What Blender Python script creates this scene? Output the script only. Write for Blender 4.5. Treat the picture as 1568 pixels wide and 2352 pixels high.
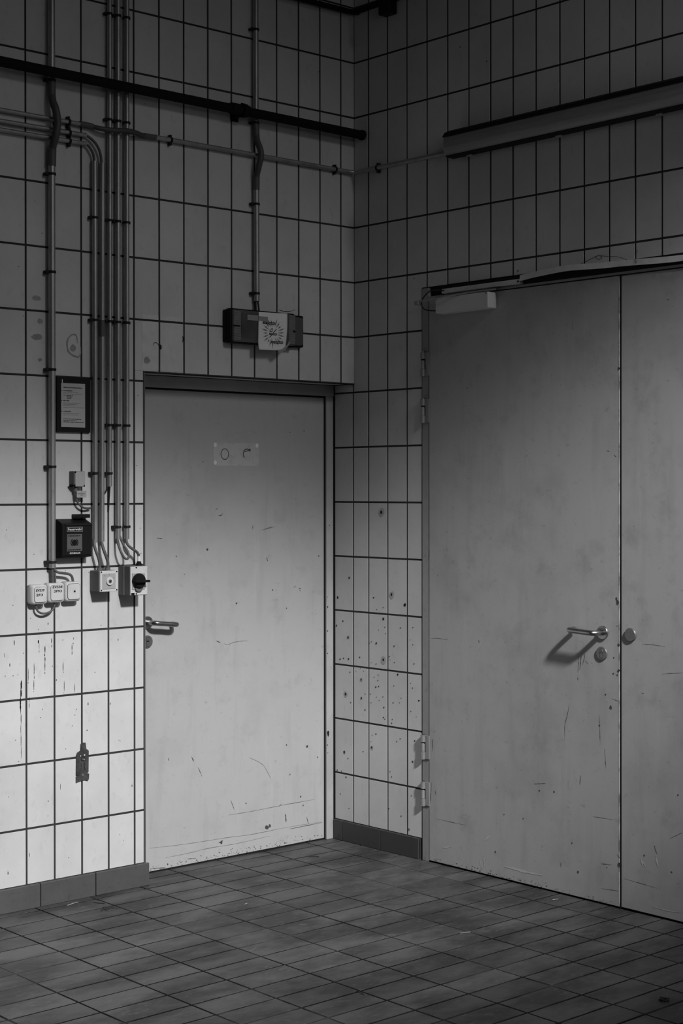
import bpy, bmesh, math, random
from mathutils import Vector, Matrix
random.seed(7)
for o in list(bpy.data.objects): bpy.data.objects.remove(o)
S = bpy.context.scene
C = S.collection
PI = math.pi

# ------------------------------------------------------------------ camera
cd = bpy.data.cameras.new('camera'); cam = bpy.data.objects.new('camera', cd); C.objects.link(cam)
cd.sensor_fit = 'VERTICAL'; cd.sensor_height = 36.0; cd.sensor_width = 24.0
cd.lens = 3654.45 / 2352 * 36.0
cd.shift_y = -36.5 / 2352
right = Vector((0.7463, -0.6657, -0.0008)); fwd = Vector((0.6657, 0.7462, -0.0044)).normalized()
up = right.cross(fwd).normalized(); right = fwd.cross(up)
mw = Matrix.Identity(4)
for i in range(3):
    mw[i][0] = right[i]; mw[i][1] = up[i]; mw[i][2] = -fwd[i]
mw.translation = Vector((-4.8781, -5.3802, 1.6171))
cam.matrix_world = mw
cd.clip_start = 0.05; cd.clip_end = 100
S.camera = cam

# ------------------------------------------------------------------ world, lights, exposure
w = bpy.data.worlds.new('world'); S.world = w; w.use_nodes = True
bg = w.node_tree.nodes['Background']
bg.inputs[0].default_value = (1, 1, 1, 1); bg.inputs[1].default_value = 0.0115

def aim(o, p):
    o.rotation_euler = (Vector(p) - o.location).to_track_quat('-Z', 'Y').to_euler()

def flood(name, az, el, half, energy, wide, soft, loc):
    ld = bpy.data.lights.new(name, 'SPOT'); lo = bpy.data.objects.new(name, ld); C.objects.link(lo)
    lo.location = loc; az, el = math.radians(az), math.radians(el)
    aim(lo, Vector(lo.location) + Vector((math.sin(az) * math.cos(el), math.cos(az) * math.cos(el), -math.sin(el))) * 5)
    lo.scale = (wide, 1, 1)
    ld.energy = energy; ld.spot_size = math.radians(2 * half); ld.spot_blend = 1.0; ld.shadow_soft_size = soft
flood('hall_floodlight', 7.6, 38.2, 10.8, 3300, 2.2, 0.27, (-2.3, -7.2, 5.75))        # wide flat beam of the hall floodlight
flood('side_fill', -2, 41, 29, 270, 1.1, 0.6, (-0.75, -6.4, 5.3))       # added weak fill from the right, lifts the dim upper walls

ad = bpy.data.lights.new('soft_area_fill', 'AREA'); ao = bpy.data.objects.new('soft_area_fill', ad); C.objects.link(ao)
ao.location = (-2.2, -4.6, 3.2); aim(ao, (-0.2, -0.4, 1.9))  # unseen soft panel, added as fill to lift the dim right wall
ad.shape = 'RECTANGLE'; ad.size = 1.6; ad.size_y = 0.8; ad.energy = 4.2

S.view_settings.view_transform = 'Standard'; S.view_settings.look = 'None'
S.view_settings.exposure = 0.0; S.view_settings.gamma = 1.0; S.view_settings.use_curve_mapping = False

# ------------------------------------------------------------------ materials
def mat(name, base, rough=0.5, metal=0.0, var=0.0, scale=(6, 6, 6), contrast=(0.35, 0.65), dark=None, objrand=0.0,
        bump=0.0, bscale=80.0, spec=0.4, fine=0.0, fscale=(60, 60, 60), fine_dark=0.25, extra=()):
    """grey procedural material: large worn patches towards 'dark', fine grime, per-piece variation, fine bump"""
    m = bpy.data.materials.new(name); m.use_nodes = True
    nt = m.node_tree; N = nt.nodes; K = nt.links
    b = N['Principled BSDF']
    b.inputs['Roughness'].default_value = rough; b.inputs['Metallic'].default_value = metal
    b.inputs['Specular IOR Level'].default_value = spec
    geo = N.new('ShaderNodeNewGeometry')
    def grey(v): return (v, v, v, 1)
    out = None
    if var or fine or objrand or extra:
        rgb = N.new('ShaderNodeRGB'); rgb.outputs[0].default_value = grey(base); out = rgb.outputs[0]
    def layer(out, sc, lo, hi, amount, darkv, detail, seed):
        mp = N.new('ShaderNodeMapping'); mp.inputs['Scale'].default_value = sc; mp.inputs['Location'].default_value = (seed, seed * 2, seed * 3)
        K.new(geo.outputs['Position'], mp.inputs[0])
        nz = N.new('ShaderNodeTexNoise'); nz.inputs['Scale'].default_value = 1.0; nz.inputs['Detail'].default_value = detail
        nz.inputs['Roughness'].default_value = 0.65
        K.new(mp.outputs[0], nz.inputs['Vector'])
        rp = N.new('ShaderNodeMapRange'); rp.inputs[1].default_value = lo; rp.inputs[2].default_value = hi
        rp.inputs[3].default_value = 0; rp.inputs[4].default_value = amount
        K.new(nz.outputs['Fac'], rp.inputs[0])
        mx = N.new('ShaderNodeMix'); mx.data_type = 'RGBA'
        K.new(rp.outputs[0], mx.inputs['Factor']); K.new(out, mx.inputs[6]); mx.inputs[7].default_value = grey(darkv)
        return mx.outputs[2]
    if var: out = layer(out, scale, contrast[0], contrast[1], var, base * 0.4 if dark is None else dark, 8, 1.3)
    if fine: out = layer(out, fscale, 0.58, 0.70, fine, base * fine_dark, 4, 4.1)
    for i, (sc, l_, h_, am, dv, det) in enumerate(extra): out = layer(out, sc, l_, h_, am, dv, det, 7.7 + i * 3.3)
    if objrand:
        oi = N.new('ShaderNodeObjectInfo'); mr = N.new('ShaderNodeMapRange')
        mr.inputs[3].default_value = 1 - objrand; mr.inputs[4].default_value = 1 + objrand
        K.new(oi.outputs['Random'], mr.inputs[0])
        mm = N.new('ShaderNodeMix'); mm.data_type = 'RGBA'; mm.blend_type = 'MULTIPLY'; mm.inputs['Factor'].default_value = 1
        K.new(out, mm.inputs[6]); K.new(mr.outputs[0], mm.inputs[7]); out = mm.outputs[2]
    if out is not None: K.new(out, b.inputs['Base Color'])
    else: b.inputs['Base Color'].default_value = grey(base)
    if bump:
        nz = N.new('ShaderNodeTexNoise'); nz.inputs['Scale'].default_value = bscale; nz.inputs['Detail'].default_value = 4
        K.new(geo.outputs['Position'], nz.inputs['Vector'])
        bp = N.new('ShaderNodeBump'); bp.inputs['Strength'].default_value = bump; bp.inputs['Distance'].default_value = 0.002
        K.new(nz.outputs['Fac'], bp.inputs['Height']); K.new(bp.outputs[0], b.inputs['Normal'])
    return m

MT = {}
MT['tile'] = mat('glazed_wall_tile', 0.66, 0.42, var=0.22, scale=(3, 3, 3), objrand=0.03, fine=0.12, fscale=(35, 35, 22), bump=0.06, bscale=30)
MT['grout'] = mat('dark_wall_grout', 0.05, 0.9, var=0.5, scale=(5, 5, 5), spec=0.1, bump=0.3)
MT['floor'] = mat('worn_floor_tile', 0.088, 0.55, var=0.9, scale=(2.6, 4.6, 3), contrast=(0.40, 0.60), dark=0.026, objrand=0.2, fine=0.35, fscale=(30, 70, 30), fine_dark=1.9, bump=0.35, bscale=45)
MT['floor_grout'] = mat('dirty_floor_grout', 0.012, 0.95, var=0.9, scale=(1.6, 1.6, 1.6), contrast=(0.5, 0.62), dark=0.085, spec=0.05)
MT['plinth'] = mat('grey_plinth_tile', 0.095, 0.55, var=0.5, scale=(7, 7, 7), dark=0.06, objrand=0.08, fine=0.3, bump=0.2)
MT['plinth_dark'] = mat('dark_plinth_tile', 0.055, 0.55, var=0.4, scale=(7, 7, 7), dark=0.035, objrand=0.08, fine=0.2)
MT['leaf'] = mat('scuffed_door_paint', 0.47, 0.5, bump=0.06, bscale=40, spec=0.35, extra=[
    ((3, 3, 3), 0.50, 0.78, 0.40, 0.30, 6), ((13, 13, 1.6), 0.54, 0.78, 0.40, 0.30, 5), ((9, 9, 9), 0.56, 0.74, 0.45, 0.32, 9),
    ((17, 17, 2.2), 0.60, 0.76, 0.35, 0.56, 5), ((26, 26, 40), 0.63, 0.72, 0.35, 0.22, 6), ((110, 110, 90), 0.69, 0.74, 0.5, 0.15, 2)])
MT['leaf2'] = mat('scuffed_double_door_paint', 0.42, 0.5, bump=0.06, bscale=40, spec=0.35, extra=[
    ((2.6, 2.6, 2.6), 0.46, 0.76, 0.55, 0.24, 6), ((12, 12, 1.5), 0.52, 0.78, 0.38, 0.24, 5), ((8, 8, 8), 0.54, 0.74, 0.55, 0.26, 9),
    ((17, 17, 2.2), 0.60, 0.76, 0.30, 0.50, 5), ((24, 24, 40), 0.62, 0.72, 0.40, 0.18, 6), ((110, 110, 90), 0.69, 0.74, 0.5, 0.12, 2)])
MT['frame'] = mat('painted_door_frame', 0.33, 0.5, var=0.4, scale=(6, 6, 3), fine=0.35, fscale=(40, 40, 25))
MT['frame1'] = mat('painted_recess_frame', 0.46, 0.5, var=0.3, scale=(6, 6, 3), fine=0.2, fscale=(40, 40, 25))
MT['rubber_gap'] = mat('black_rubber_gap_shade', 0.012, 0.7, spec=0.2)  # black rubber, also stands for shade in narrow gaps
MT['black'] = mat('black_plastic', 0.009, 0.5, spec=0.2)
MT['clampm'] = mat('black_pipe_clip_plastic', 0.018, 0.5, spec=0.2)
MT['conduit'] = mat('grey_conduit', 0.44, 0.44, metal=0.7, var=0.4, scale=(14, 14, 5), fine=0.3, fscale=(60, 60, 30), spec=0.5)
MT['sleeve'] = mat('dark_grey_conduit_sleeve', 0.1, 0.5)
MT['flex'] = mat('dark_corrugated_conduit', 0.08, 0.5, spec=0.4)
MT['cable'] = mat('grey_cable_sheath', 0.1, 0.5, spec=0.4)
MT['thincable'] = mat('dark_thin_cable', 0.02, 0.6)
MT['pipe'] = mat('black_iron_pipe', 0.012, 0.65, var=0.4, dark=0.006, spec=0.1)
MT['box'] = mat('white_plastic_box', 0.62, 0.45, var=0.35, scale=(25, 25, 25), contrast=(0.5, 0.8), fine=0.2)
MT['greybox'] = mat('grey_plastic_box', 0.15, 0.7, var=0.2, spec=0.15)
MT['lightgrey'] = mat('light_grey_plastic', 0.42, 0.5, var=0.2)
MT['ink'] = mat('black_ink', 0.008, 0.7, spec=0.1)
MT['fadeink'] = mat('faded_grey_ink', 0.16, 0.7, spec=0.1)
MT['paper'] = mat('white_paper', 0.88, 0.8, var=0.15, scale=(9, 9, 9), spec=0.15)
MT['sheet'] = mat('dull_printed_sheet', 0.5, 0.7, var=0.15, scale=(9, 9, 9), spec=0.15)
MT['whiteink'] = mat('white_lettering', 0.6, 0.6)
MT['sticker'] = mat('grey_foil_sticker', 0.12, 0.4, var=0.3, scale=(30, 30, 30))
MT['steel'] = mat('brushed_steel', 0.4, 0.33, metal=1.0, var=0.3, scale=(20, 20, 20))
MT['darksteel'] = mat('dull_dark_steel', 0.19, 0.42, metal=0.45, var=0.4, scale=(20, 20, 20))
MT['hinge'] = mat('galvanised_hinge', 0.34, 0.4, metal=0.3, var=0.4, scale=(25, 25, 12))
MT['rustplate'] = mat('corroded_dark_plate', 0.032, 0.55, var=0.6, scale=(45, 45, 30), dark=0.11, fine=0.5, fscale=(160, 160, 160))
MT['trimm'] = mat('aluminium_edge_trim', 0.2, 0.45, metal=0.3)
MT['rail'] = mat('white_painted_metal', 0.7, 0.5, var=0.35, scale=(10, 10, 10), fine=0.25)
MT['edge'] = mat('bare_worn_edge', 0.6, 0.4, var=0.9, scale=(30, 30, 14), contrast=(0.45, 0.6), dark=0.2)
MT['closer'] = mat('silver_painted_closer', 0.68, 0.45, var=0.15)
MT['lamphouse'] = mat('black_lamp_housing', 0.007, 0.55, spec=0.15)
MT['lampflange'] = mat('grey_lamp_flange', 0.09, 0.5)
MT['diffuser'] = mat('smoky_prismatic_diffuser', 0.12, 0.3, var=0.6, scale=(14, 14, 14), dark=0.04, spec=0.5)
MT['diffrib'] = mat('diffuser_ribs', 0.3, 0.3, spec=0.5)
MT['fluor'] = mat('dusty_prismatic_cover', 0.36, 0.4, var=0.3, scale=(4, 4, 30), spec=0.4)
MT['tape'] = mat('yellowed_adhesive_tape', 0.3, 0.35)
MT['mark'] = mat('dark_drip_marks', 0.02, 0.7, spec=0.1)
MT['halo'] = mat('grey_stain_halo', 0.4, 0.6)
MT['smudge'] = mat('grey_glue_smudge', 0.36, 0.6, var=0.5, scale=(60, 60, 60))
MT['ghost'] = mat('cleaner_tile_patch', 0.69, 0.5, var=0.5, scale=(22, 22, 22), contrast=(0.4, 0.7), dark=0.5)
MT['scratch'] = mat('dark_scratch', 0.075, 0.6, spec=0.1)
MT['scratch_soft'] = mat('grey_scratch', 0.2, 0.6, spec=0.1)
MT['scuff'] = mat('pale_scuff', 0.52, 0.6)
MT['rub'] = mat('faint_grey_rub', 0.38, 0.55)
MT['rub2'] = mat('faint_dark_rub', 0.31, 0.55)
MT['worn'] = mat('worn_pale_paint', 0.53, 0.55, var=0.3, scale=(30, 30, 30))
MT['plateghost'] = mat('pale_old_sign_patch', 0.55, 0.5, var=0.4, scale=(30, 30, 30), contrast=(0.5, 0.75))
MT['gluedot'] = mat('pale_glue_dot', 0.85, 0.5)
MT['twig'] = mat('dry_twig', 0.03, 0.8)
MT['straw'] = mat('pale_straw', 0.4, 0.8)

# ------------------------------------------------------------------ mesh helpers
def bx(bm, x0, x1, y0, y1, z0, z1, bev=0.0, seg=2):
    vs = [bm.verts.new(p) for p in ((x0, y0, z0), (x1, y0, z0), (x1, y1, z0), (x0, y1, z0), (x0, y0, z1), (x1, y0, z1), (x1, y1, z1), (x0, y1, z1))]
    fs = [bm.faces.new([vs[i] for i in q]) for q in ((3, 2, 1, 0), (4, 5, 6, 7), (0, 1, 5, 4), (1, 2, 6, 5), (2, 3, 7, 6), (3, 0, 4, 7))]
    if bev:
        es = list({e for f in fs for e in f.edges})
        bmesh.ops.bevel(bm, geom=es, offset=bev, segments=seg, affect='EDGES', profile=0.5)
def box(*a, **k):
    bm = bmesh.new(); bx(bm, *a, **k); return bm
def catmull(pts, n=8):
    P = [Vector(p) for p in pts]
    if len(P) < 3: return P
    P = [P[0] * 2 - P[1]] + P + [P[-1] * 2 - P[-2]]
    out = []
    for i in range(1, len(P) - 2):
        for k in range(n):
            t = k / n; a, b, c, d = P[i - 1], P[i], P[i + 1], P[i + 2]
            out.append(0.5 * ((2 * b) + (c - a) * t + (2 * a - 5 * b + 4 * c - d) * t * t + (3 * b - a - 3 * c + d) * t ** 3))
    out.append(P[-2]); return out
def tube(bm, pts, r, seg=12, smooth=0, radii=None, cap=True):
    P = catmull(pts, smooth) if smooth else [Vector(p) for p in pts]
    n = len(P); t0 = (P[1] - P[0]).normalized()
    ref = Vector((0, 1, 0)) if abs(t0.y) < 0.9 else Vector((1, 0, 0))
    a = t0.cross(ref).normalized(); rings = []
    for i in range(n):
        t = (P[min(i + 1, n - 1)] - P[max(i - 1, 0)]).normalized()
        a = (a - t * a.dot(t)).normalized(); b = t.cross(a)
        rr = radii(i / (n - 1)) if callable(radii) else (radii[i] if radii else r)
        rings.append([bm.verts.new(P[i] + (a * math.cos(2 * PI * k / seg) + b * math.sin(2 * PI * k / seg)) * rr) for k in range(seg)])
    for i in range(n - 1):
        for k in range(seg):
            f = bm.faces.new((rings[i][k], rings[i][(k + 1) % seg], rings[i + 1][(k + 1) % seg], rings[i + 1][k])); f.smooth = True
    if cap:
        bm.faces.new([bm.verts.new(v.co) for v in rings[0][::-1]]); bm.faces.new([bm.verts.new(v.co) for v in rings[-1]])
def tub(*a, **k):
    bm = bmesh.new(); tube(bm, *a, **k); return bm
def resample(pts, step):
    P = catmull(pts, 80); out = [P[0]]; acc = 0
    for i in range(1, len(P)):
        out_d = (P[i] - out[-1]).length
        if out_d >= step: out.append(P[i])
    return out
def flexpipe(bm, pts, r, step=0.0022, ridge=0.0014, seg=12):
    P = resample(pts, step)
    tube(bm, P, r, seg, radii=[r + (ridge if i % 2 else -ridge * 0.4) for i in range(len(P))])
def prism(bm, outline, y0, y1):
    """outline in (x, z), extruded along y from back y1 to front y0 (front faces -y)"""
    f = [bm.verts.new((x, y0, z)) for x, z in outline]; b = [bm.verts.new((x, y1, z)) for x, z in outline]
    n = len(outline)
    bm.faces.new(f); bm.faces.new(b[::-1])
    for i in range(n): bm.faces.new((f[i], b[i], b[(i + 1) % n], f[(i + 1) % n]))
    bmesh.ops.recalc_face_normals(bm, faces=bm.faces)
def rrect(x0, x1, z0, z1, r, n=5):
    out = []
    for cx, cz, a0 in ((x1 - r, z0 + r, -PI / 2), (x1 - r, z1 - r, 0), (x0 + r, z1 - r, PI / 2), (x0 + r, z0 + r, PI)):
        for k in range(n + 1):
            a = a0 + PI / 2 * k / n; out.append((cx + r * math.cos(a), cz + r * math.sin(a)))
    return out
def rbox(bm, x0, x1, z0, z1, r, yb, yf, ch=0.004, n=5):
    """rounded-corner box standing off a wall: back at yb, front at yf (smaller y), chamfered front edge"""
    loops = []
    for y, s in ((yb, 0), (yf + ch, 0), (yf + ch * 0.3, ch * 0.35), (yf, ch)):
        loops.append([bm.verts.new((x, y, z)) for x, z in rrect(x0 + s, x1 - s, z0 + s, z1 - s, max(r - s, 0.0008), n)])
    m = len(loops[0])
    for a, b in zip(loops[:-1], loops[1:]):
        for i in range(m):
            f = bm.faces.new((a[i], a[(i + 1) % m], b[(i + 1) % m], b[i])); f.smooth = True
    bm.faces.new(loops[-1]); bm.faces.new(loops[0][::-1])
    bmesh.ops.recalc_face_normals(bm, faces=bm.faces)
def cylY(bm, x, z, r, yb, yf, seg=28, ch=0.001):
    P = [(x, yb, z), (x, yf + ch, z), (x, yf, z)]
    tube(bm, P, r, seg, radii=[r, r, r - ch])
def ring_y(bm, x, z, r0, r1, y, seg=28, sz=1.0, a0=0, a1=2 * PI):
    full = abs(a1 - a0 - 2 * PI) < 1e-6
    n = seg if full else seg + 1
    A = [a0 + (a1 - a0) * k / seg for k in range(n)]
    i_ = [bm.verts.new((x + r0 * math.cos(a), y, z + r0 * sz * math.sin(a))) for a in A]
    o_ = [bm.verts.new((x + r1 * math.cos(a), y, z + r1 * sz * math.sin(a))) for a in A]
    for k in range(seg): bm.faces.new((i_[k], o_[k], o_[(k + 1) % n], i_[(k + 1) % n]))
def poly(bm, pts, y):
    f = bm.faces.new([bm.verts.new((x, y, z)) for x, z in pts])
    return f
CNT = [0]
def lift(y):
    CNT[0] = (CNT[0] + 1) % 89
    return y - CNT[0] * 5e-6          # every mark at its own hair's breadth
def blob(bm, x, z, rx, rz, y, n=9, jag=0.25):
    y = lift(y)
    poly(bm, [(x + rx * math.cos(2 * PI * k / n) * random.uniform(1 - jag, 1 + jag), z + rz * math.sin(2 * PI * k / n) * random.uniform(1 - jag, 1 + jag)) for k in range(n)], y)
def stroke(bm, pts, wd, y, n=6, taper=True, jag=0.25):
    y = lift(y)
    P = [Vector((p[0], 0, p[1])) for p in pts]
    P = catmull(P, n) if len(P) > 2 else [P[0].lerp(P[1], k / n) for k in range(n + 1)]
    L = []
    for i, p in enumerate(P):
        t = (P[min(i + 1, len(P) - 1)] - P[max(i - 1, 0)]).normalized(); q = Vector((-t.z, 0, t.x))
        k = i / (len(P) - 1); s = (math.sin(PI * min(max(k, 0.06), 0.94)) ** 0.5 if taper else 1) * random.uniform(1 - jag, 1 + jag) * wd / 2
        L.append((bm.verts.new((p.x + q.x * s, y, p.z + q.z * s)), bm.verts.new((p.x - q.x * s, y, p.z - q.z * s))))
    for a, b in zip(L[:-1], L[1:]): bm.faces.new((a[0], a[1], b[1], b[0]))

# ------------------------------------------------------------------ object helpers. Wall frame: x along the wall, y = minus depth, z up.
OFF = {}
def tag(o, label=None, cat=None, group=None, kind=None):
    if label: o['label'] = label
    if cat: o['category'] = cat
    if group: o['group'] = group
    if kind: o['kind'] = kind
    return o
def setxf(o, loc, wall):
    if wall == 'L': o.location = loc
    else:
        o.location = (loc[1], -loc[0], loc[2]); o.rotation_euler = (0, 0, -PI / 2)
def thing(name, label, cat, loc, wall='L', group=None, kind=None):
    o = bpy.data.objects.new(name, None); C.objects.link(o); o.empty_display_size = 0.05
    setxf(o, loc, wall); OFF[o.name] = Vector(loc)
    return tag(o, label, cat, group, kind)
def mesh_from(bm, name, off, m, recalc=False):
    bmesh.ops.translate(bm, verts=bm.verts, vec=-off)
    me = bpy.data.meshes.new(name); bm.to_mesh(me); bm.free(); me.materials.append(m); return me
def part(name, bm, m, par, label=None, kind=None):
    me = mesh_from(bm, name, OFF[par.name], MT[m])
    o = bpy.data.objects.new(name, me); C.objects.link(o); o.parent = par; OFF[o.name] = OFF[par.name]
    return tag(o, label, kind=kind)
def solid(name, bm, m, label, cat, loc, wall='L', group=None, kind=None):
    me = mesh_from(bm, name, Vector(loc), MT[m])
    o = bpy.data.objects.new(name, me); C.objects.link(o); setxf(o, loc, wall); OFF[o.name] = Vector(loc)
    return tag(o, label, cat, group, kind)
def text_bm(s, x, y, z, size, align='LEFT', shear=0.0, width=None, bold=0.0, warp=None):
    cu = bpy.data.curves.new('lettering', 'FONT'); cu.body = s; cu.size = size; cu.align_x = align; cu.align_y = 'BOTTOM_BASELINE'
    cu.shear = shear; cu.resolution_u = 3; cu.offset = bold
    o = bpy.data.objects.new('lettering', cu); C.objects.link(o)
    dg = bpy.context.evaluated_depsgraph_get(); me = bpy.data.meshes.new_from_object(o.evaluated_get(dg))
    bm = bmesh.new(); bm.from_mesh(me)
    xs = [v.co.x for v in bm.verts]; k = 1.0
    if width and xs: k = width / (max(xs) - min(xs))
    for v in bm.verts:
        px, pz = v.co.x * k + x, v.co.y + z
        v.co = (px, y if warp is None else warp(px, pz) - 0.0006, pz)
    bpy.data.objects.remove(o); bpy.data.meshes.remove(me); bpy.data.curves.remove(cu)
    return bm
def join(*bms):
    out = bms[0]
    for b in bms[1:]:
        me = bpy.data.meshes.new('tmp'); b.to_mesh(me); b.free(); out.from_mesh(me); bpy.data.meshes.remove(me)
    return out

# ------------------------------------------------------------------ tiles
TILE_CACHE = {}
def tile_mesh(wd, ht, m, t=0.009, bev=0.0005):
    key = (round(wd, 4), round(ht, 4), m, t)
    if key not in TILE_CACHE:
        bm = bmesh.new(); a, b = wd / 2, ht / 2
        L = []
        for y, s in ((t, 0), (bev, 0), (0, bev)):
            L.append([bm.verts.new((sx * (a - s), y, sz * (b - s))) for sx, sz in ((-1, -1), (1, -1), (1, 1), (-1, 1))])
        bm.faces.new(L[2])
        for p, q in zip(L[:-1], L[1:]):
            for i in range(4): bm.faces.new((p[i], p[(i + 1) % 4], q[(i + 1) % 4], q[i]))
        bmesh.ops.recalc_face_normals(bm, faces=bm.faces)
        me = bpy.data.meshes.new('tile'); bm.to_mesh(me); bm.free(); me.materials.append(MT[m]); TILE_CACHE[key] = me
    return TILE_CACHE[key]
def put_tile(par, u0, u1, v0, v1, face, m, plane=0.0, name='tile', tilt=0.0012):
    """par sits at the world origin; face: L wall (x,z), R wall (u=-y,z), F floor (x,y), S soffit (x,y)"""
    o = bpy.data.objects.new(name, tile_mesh(u1 - u0, v1 - v0, m)); C.objects.link(o); o.parent = par
    u, v = (u0 + u1) / 2, (v0 + v1) / 2; d = random.uniform(-0.0003, 0.0003); a, b = random.gauss(0, tilt), random.gauss(0, tilt)
    if face == 'L': o.location = (u, plane + d, v); o.rotation_euler = (a, 0, b)
    elif face == 'R': o.location = (plane + d, -u, v); o.rotation_euler = (a, 0, -PI / 2 + b)
    elif face == 'F': o.location = (u, v, plane + d); o.rotation_euler = (-PI / 2 + a, b, 0)
    elif face == 'S': o.location = (u, v, plane + d); o.rotation_euler = (PI / 2, 0, 0)
    return o

J = 0.0041                       # half a joint
ZJ = [2.808 - 0.25 * n for n in range(11, -7, -1)]      # horizontal joints 0.058 .. 4.308
XJ = [-(0.0803 + 0.125 * k) for k in range(19)]         # left wall vertical joints
UJ = [0.0959 + 0.125 * k for k in range(24)]            # right wall vertical joints
EDGE = -1.157; HEAD = 2.095; ZTOP = 4.308; XL = XJ[-1]; UR = UJ[-1]
XL2, UR2, ZT2 = XL - 0.125 * 12, UR + 0.125 * 8, ZTOP + 1.0      # the walls go on a little beyond the frame
def far_tiles(cells, m):
    bm = bmesh.new()
    for a, b, c, d in cells: bx(bm, a + J, b - J, 0.0, 0.006, max(c + J, 0.0945), d - J)
    return bm

# left wall
bm = bmesh.new()
bx(bm, XL2, EDGE, 0.0013, 0.30, 0, ZT2); bx(bm, EDGE, 0.003, 0.0013, 0.30, HEAD + 0.004, ZT2)
wall_left = solid('wall_left', bm, 'grout', 'white tiled wall around the recessed single door on the left', 'wall', (0, 0, 0), kind='structure')
rows = list(zip(ZJ[:-1], ZJ[1:]))
cols = [(XJ[0], 0.0035)] + list(zip(XJ[1:], XJ[:-1]))
for z0, z1 in rows:
    for x0, x1 in cols:
        a, b, c, d = x0 + J, x1 - J, z0 + J, z1 - J
        if c < 0.09: c = 0.0945
        if z0 < HEAD:                       # rows cut by the door opening
            if x0 > EDGE - 0.02:
                c = HEAD + 0.005
                if d - c < 0.02: continue
            elif x1 > EDGE:                 # column that the opening edge cuts
                if z1 < HEAD: b = EDGE - 0.0045
                else:
                    put_tile(wall_left, a, b, HEAD + 0.005, d, 'L', 'tile'); 
                    put_tile(wall_left, a, EDGE - 0.0045, c, HEAD + 0.0045, 'L', 'tile'); continue
        put_tile(wall_left, a, b, c, d, 'L', 'tile')
SJ = [EDGE + 0.004] + sorted(x for x in XJ if x > EDGE) + [0.0]
for x0, x1 in zip(SJ[:-1], SJ[1:]): put_tile(wall_left, x0 + 0.001, x1 - 0.001, 0.004, 0.132, 'S', 'tile', HEAD + 0.002)
ZJ2 = [ZTOP + 0.25 * k for k in range(5)]; XJ2 = [XL2 + 0.125 * k for k in range(13)]
cells = [(a, b, c, d) for a, b in zip(XJ2[:-1], XJ2[1:]) for c, d in rows + list(zip(ZJ2[:-1], ZJ2[1:]))] + [(a, b, c, d) for a, b in cols for c, d in zip(ZJ2[:-1], ZJ2[1:])]
part('tile_field', far_tiles(cells, 'tile'), 'tile', wall_left, 'wall tiles further out', 'stuff')
# marks on the left wall
DEC = -0.0009
DRIPS=[(-1.7298,0.8543,0.5832,0.0040),(-1.7279,0.8826,0.8207,0.0090),(-1.7309,0.8159,0.7674,0.0080),(-1.6238,1.0080,0.9470,0.0060),(-1.6239,0.9470,0.8996,0.0036),(-1.6723,0.9438,0.8832,0.0044),(-1.6724,0.8798,0.8327,0.0032),(-1.5017,1.0050,0.9656,0.0048),(-1.4957,1.0132,1.0063,0.0040),(-1.5416,0.9393,0.8966,0.0036),(-1.5377,0.8656,0.8177,0.0040),(-1.4900,0.8514,0.8170,0.0044),(-1.5926,1.0382,1.0008,0.0044),(-1.6973,0.9272,0.8684,0.0030),(-1.6528,1.0335,1.0200,0.0080),(-1.6490,1.0198,0.9826,0.0024),(-1.2853,1.0171,1.0066,0.0044),(-1.5434,1.0300,1.0231,0.0036),(-1.4937,1.0337,1.0251,0.0040),(-1.6100,1.1003,1.0884,0.0040),(-1.7579,1.0402,1.0202,0.0040),(-1.7769,0.9532,0.9399,0.0050),(-1.8012,0.9932,0.9766,0.0030),(-1.5543,0.4642,0.4386,0.0028),(-1.3231,0.7625,0.7521,0.0036),(-1.4277,0.7719,0.7598,0.0044),(-1.2190,0.4191,0.4103,0.0050),(-1.6929,0.2156,0.1988,0.0032),(-1.7879,0.1569,0.1452,0.0080),(-1.6937,0.8177,0.7740,0.0028),(-1.7072,0.7182,0.7047,0.0026),(-1.5732,0.8752,0.8684,0.0040),(-1.4319,0.6634,0.6600,0.0100),(-1.2755,0.6036,0.6001,0.0030),(-1.6094,0.4065,0.3998,0.0032),(-1.6114,0.3474,0.3440,0.0040)]
DOTS_L=[(-1.7182,0.9874),(-1.7638,0.9039),(-1.7430,0.9056),(-1.7977,0.9049),(-1.7298,0.8543),(-1.6571,0.8060),(-1.6340,0.7634),(-1.6437,0.7322),(-1.4802,0.7491),(-1.4882,0.7275),(-1.5003,0.6858),(-1.5303,0.5981),(-1.7399,0.5725),(-1.7909,1.4628),(-1.6715,1.3664),(-1.3659,1.0744),(-1.6528,1.0740),(-1.3949,0.8887),(-1.5310,1.2975),(-1.5171,1.2885),(-1.4227,1.2869),(-1.7321,2.6295),(-1.7362,2.4722),(-1.7176,2.2833),(-1.6670,2.7308),(-1.6344,2.6099),(-1.3725,3.1701),(-1.1526,3.1880),(-1.0025,3.1382),(-0.2484,3.5286),(-0.2177,3.4817),(-0.2125,3.4826),(-0.2292,2.4503),(-1.1866,1.9993),(-1.1956,1.7141),(-1.1768,1.4590),(-1.1727,1.3561),(-1.1791,1.3527),(-1.2782,0.2244),(-1.2594,0.1970),(-1.2818,0.6061),(-1.5172,0.1682),(-1.7633,1.1739),(-1.6873,1.1198),(-1.5908,0.9276),(-1.7530,0.6559),(-1.7836,0.4427)]
SMUDGES_L=[(-1.6581,2.3566,0.0200,0.0103),(-1.6428,2.2684,0.0120,0.0103),(-1.6564,2.2068,0.0220,0.0121),(-1.6431,2.1200,0.0080,0.0069),(-1.1436,2.1432,0.0160,0.0155),(-1.4936,2.1725,0.0120,0.0155)]
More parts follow.
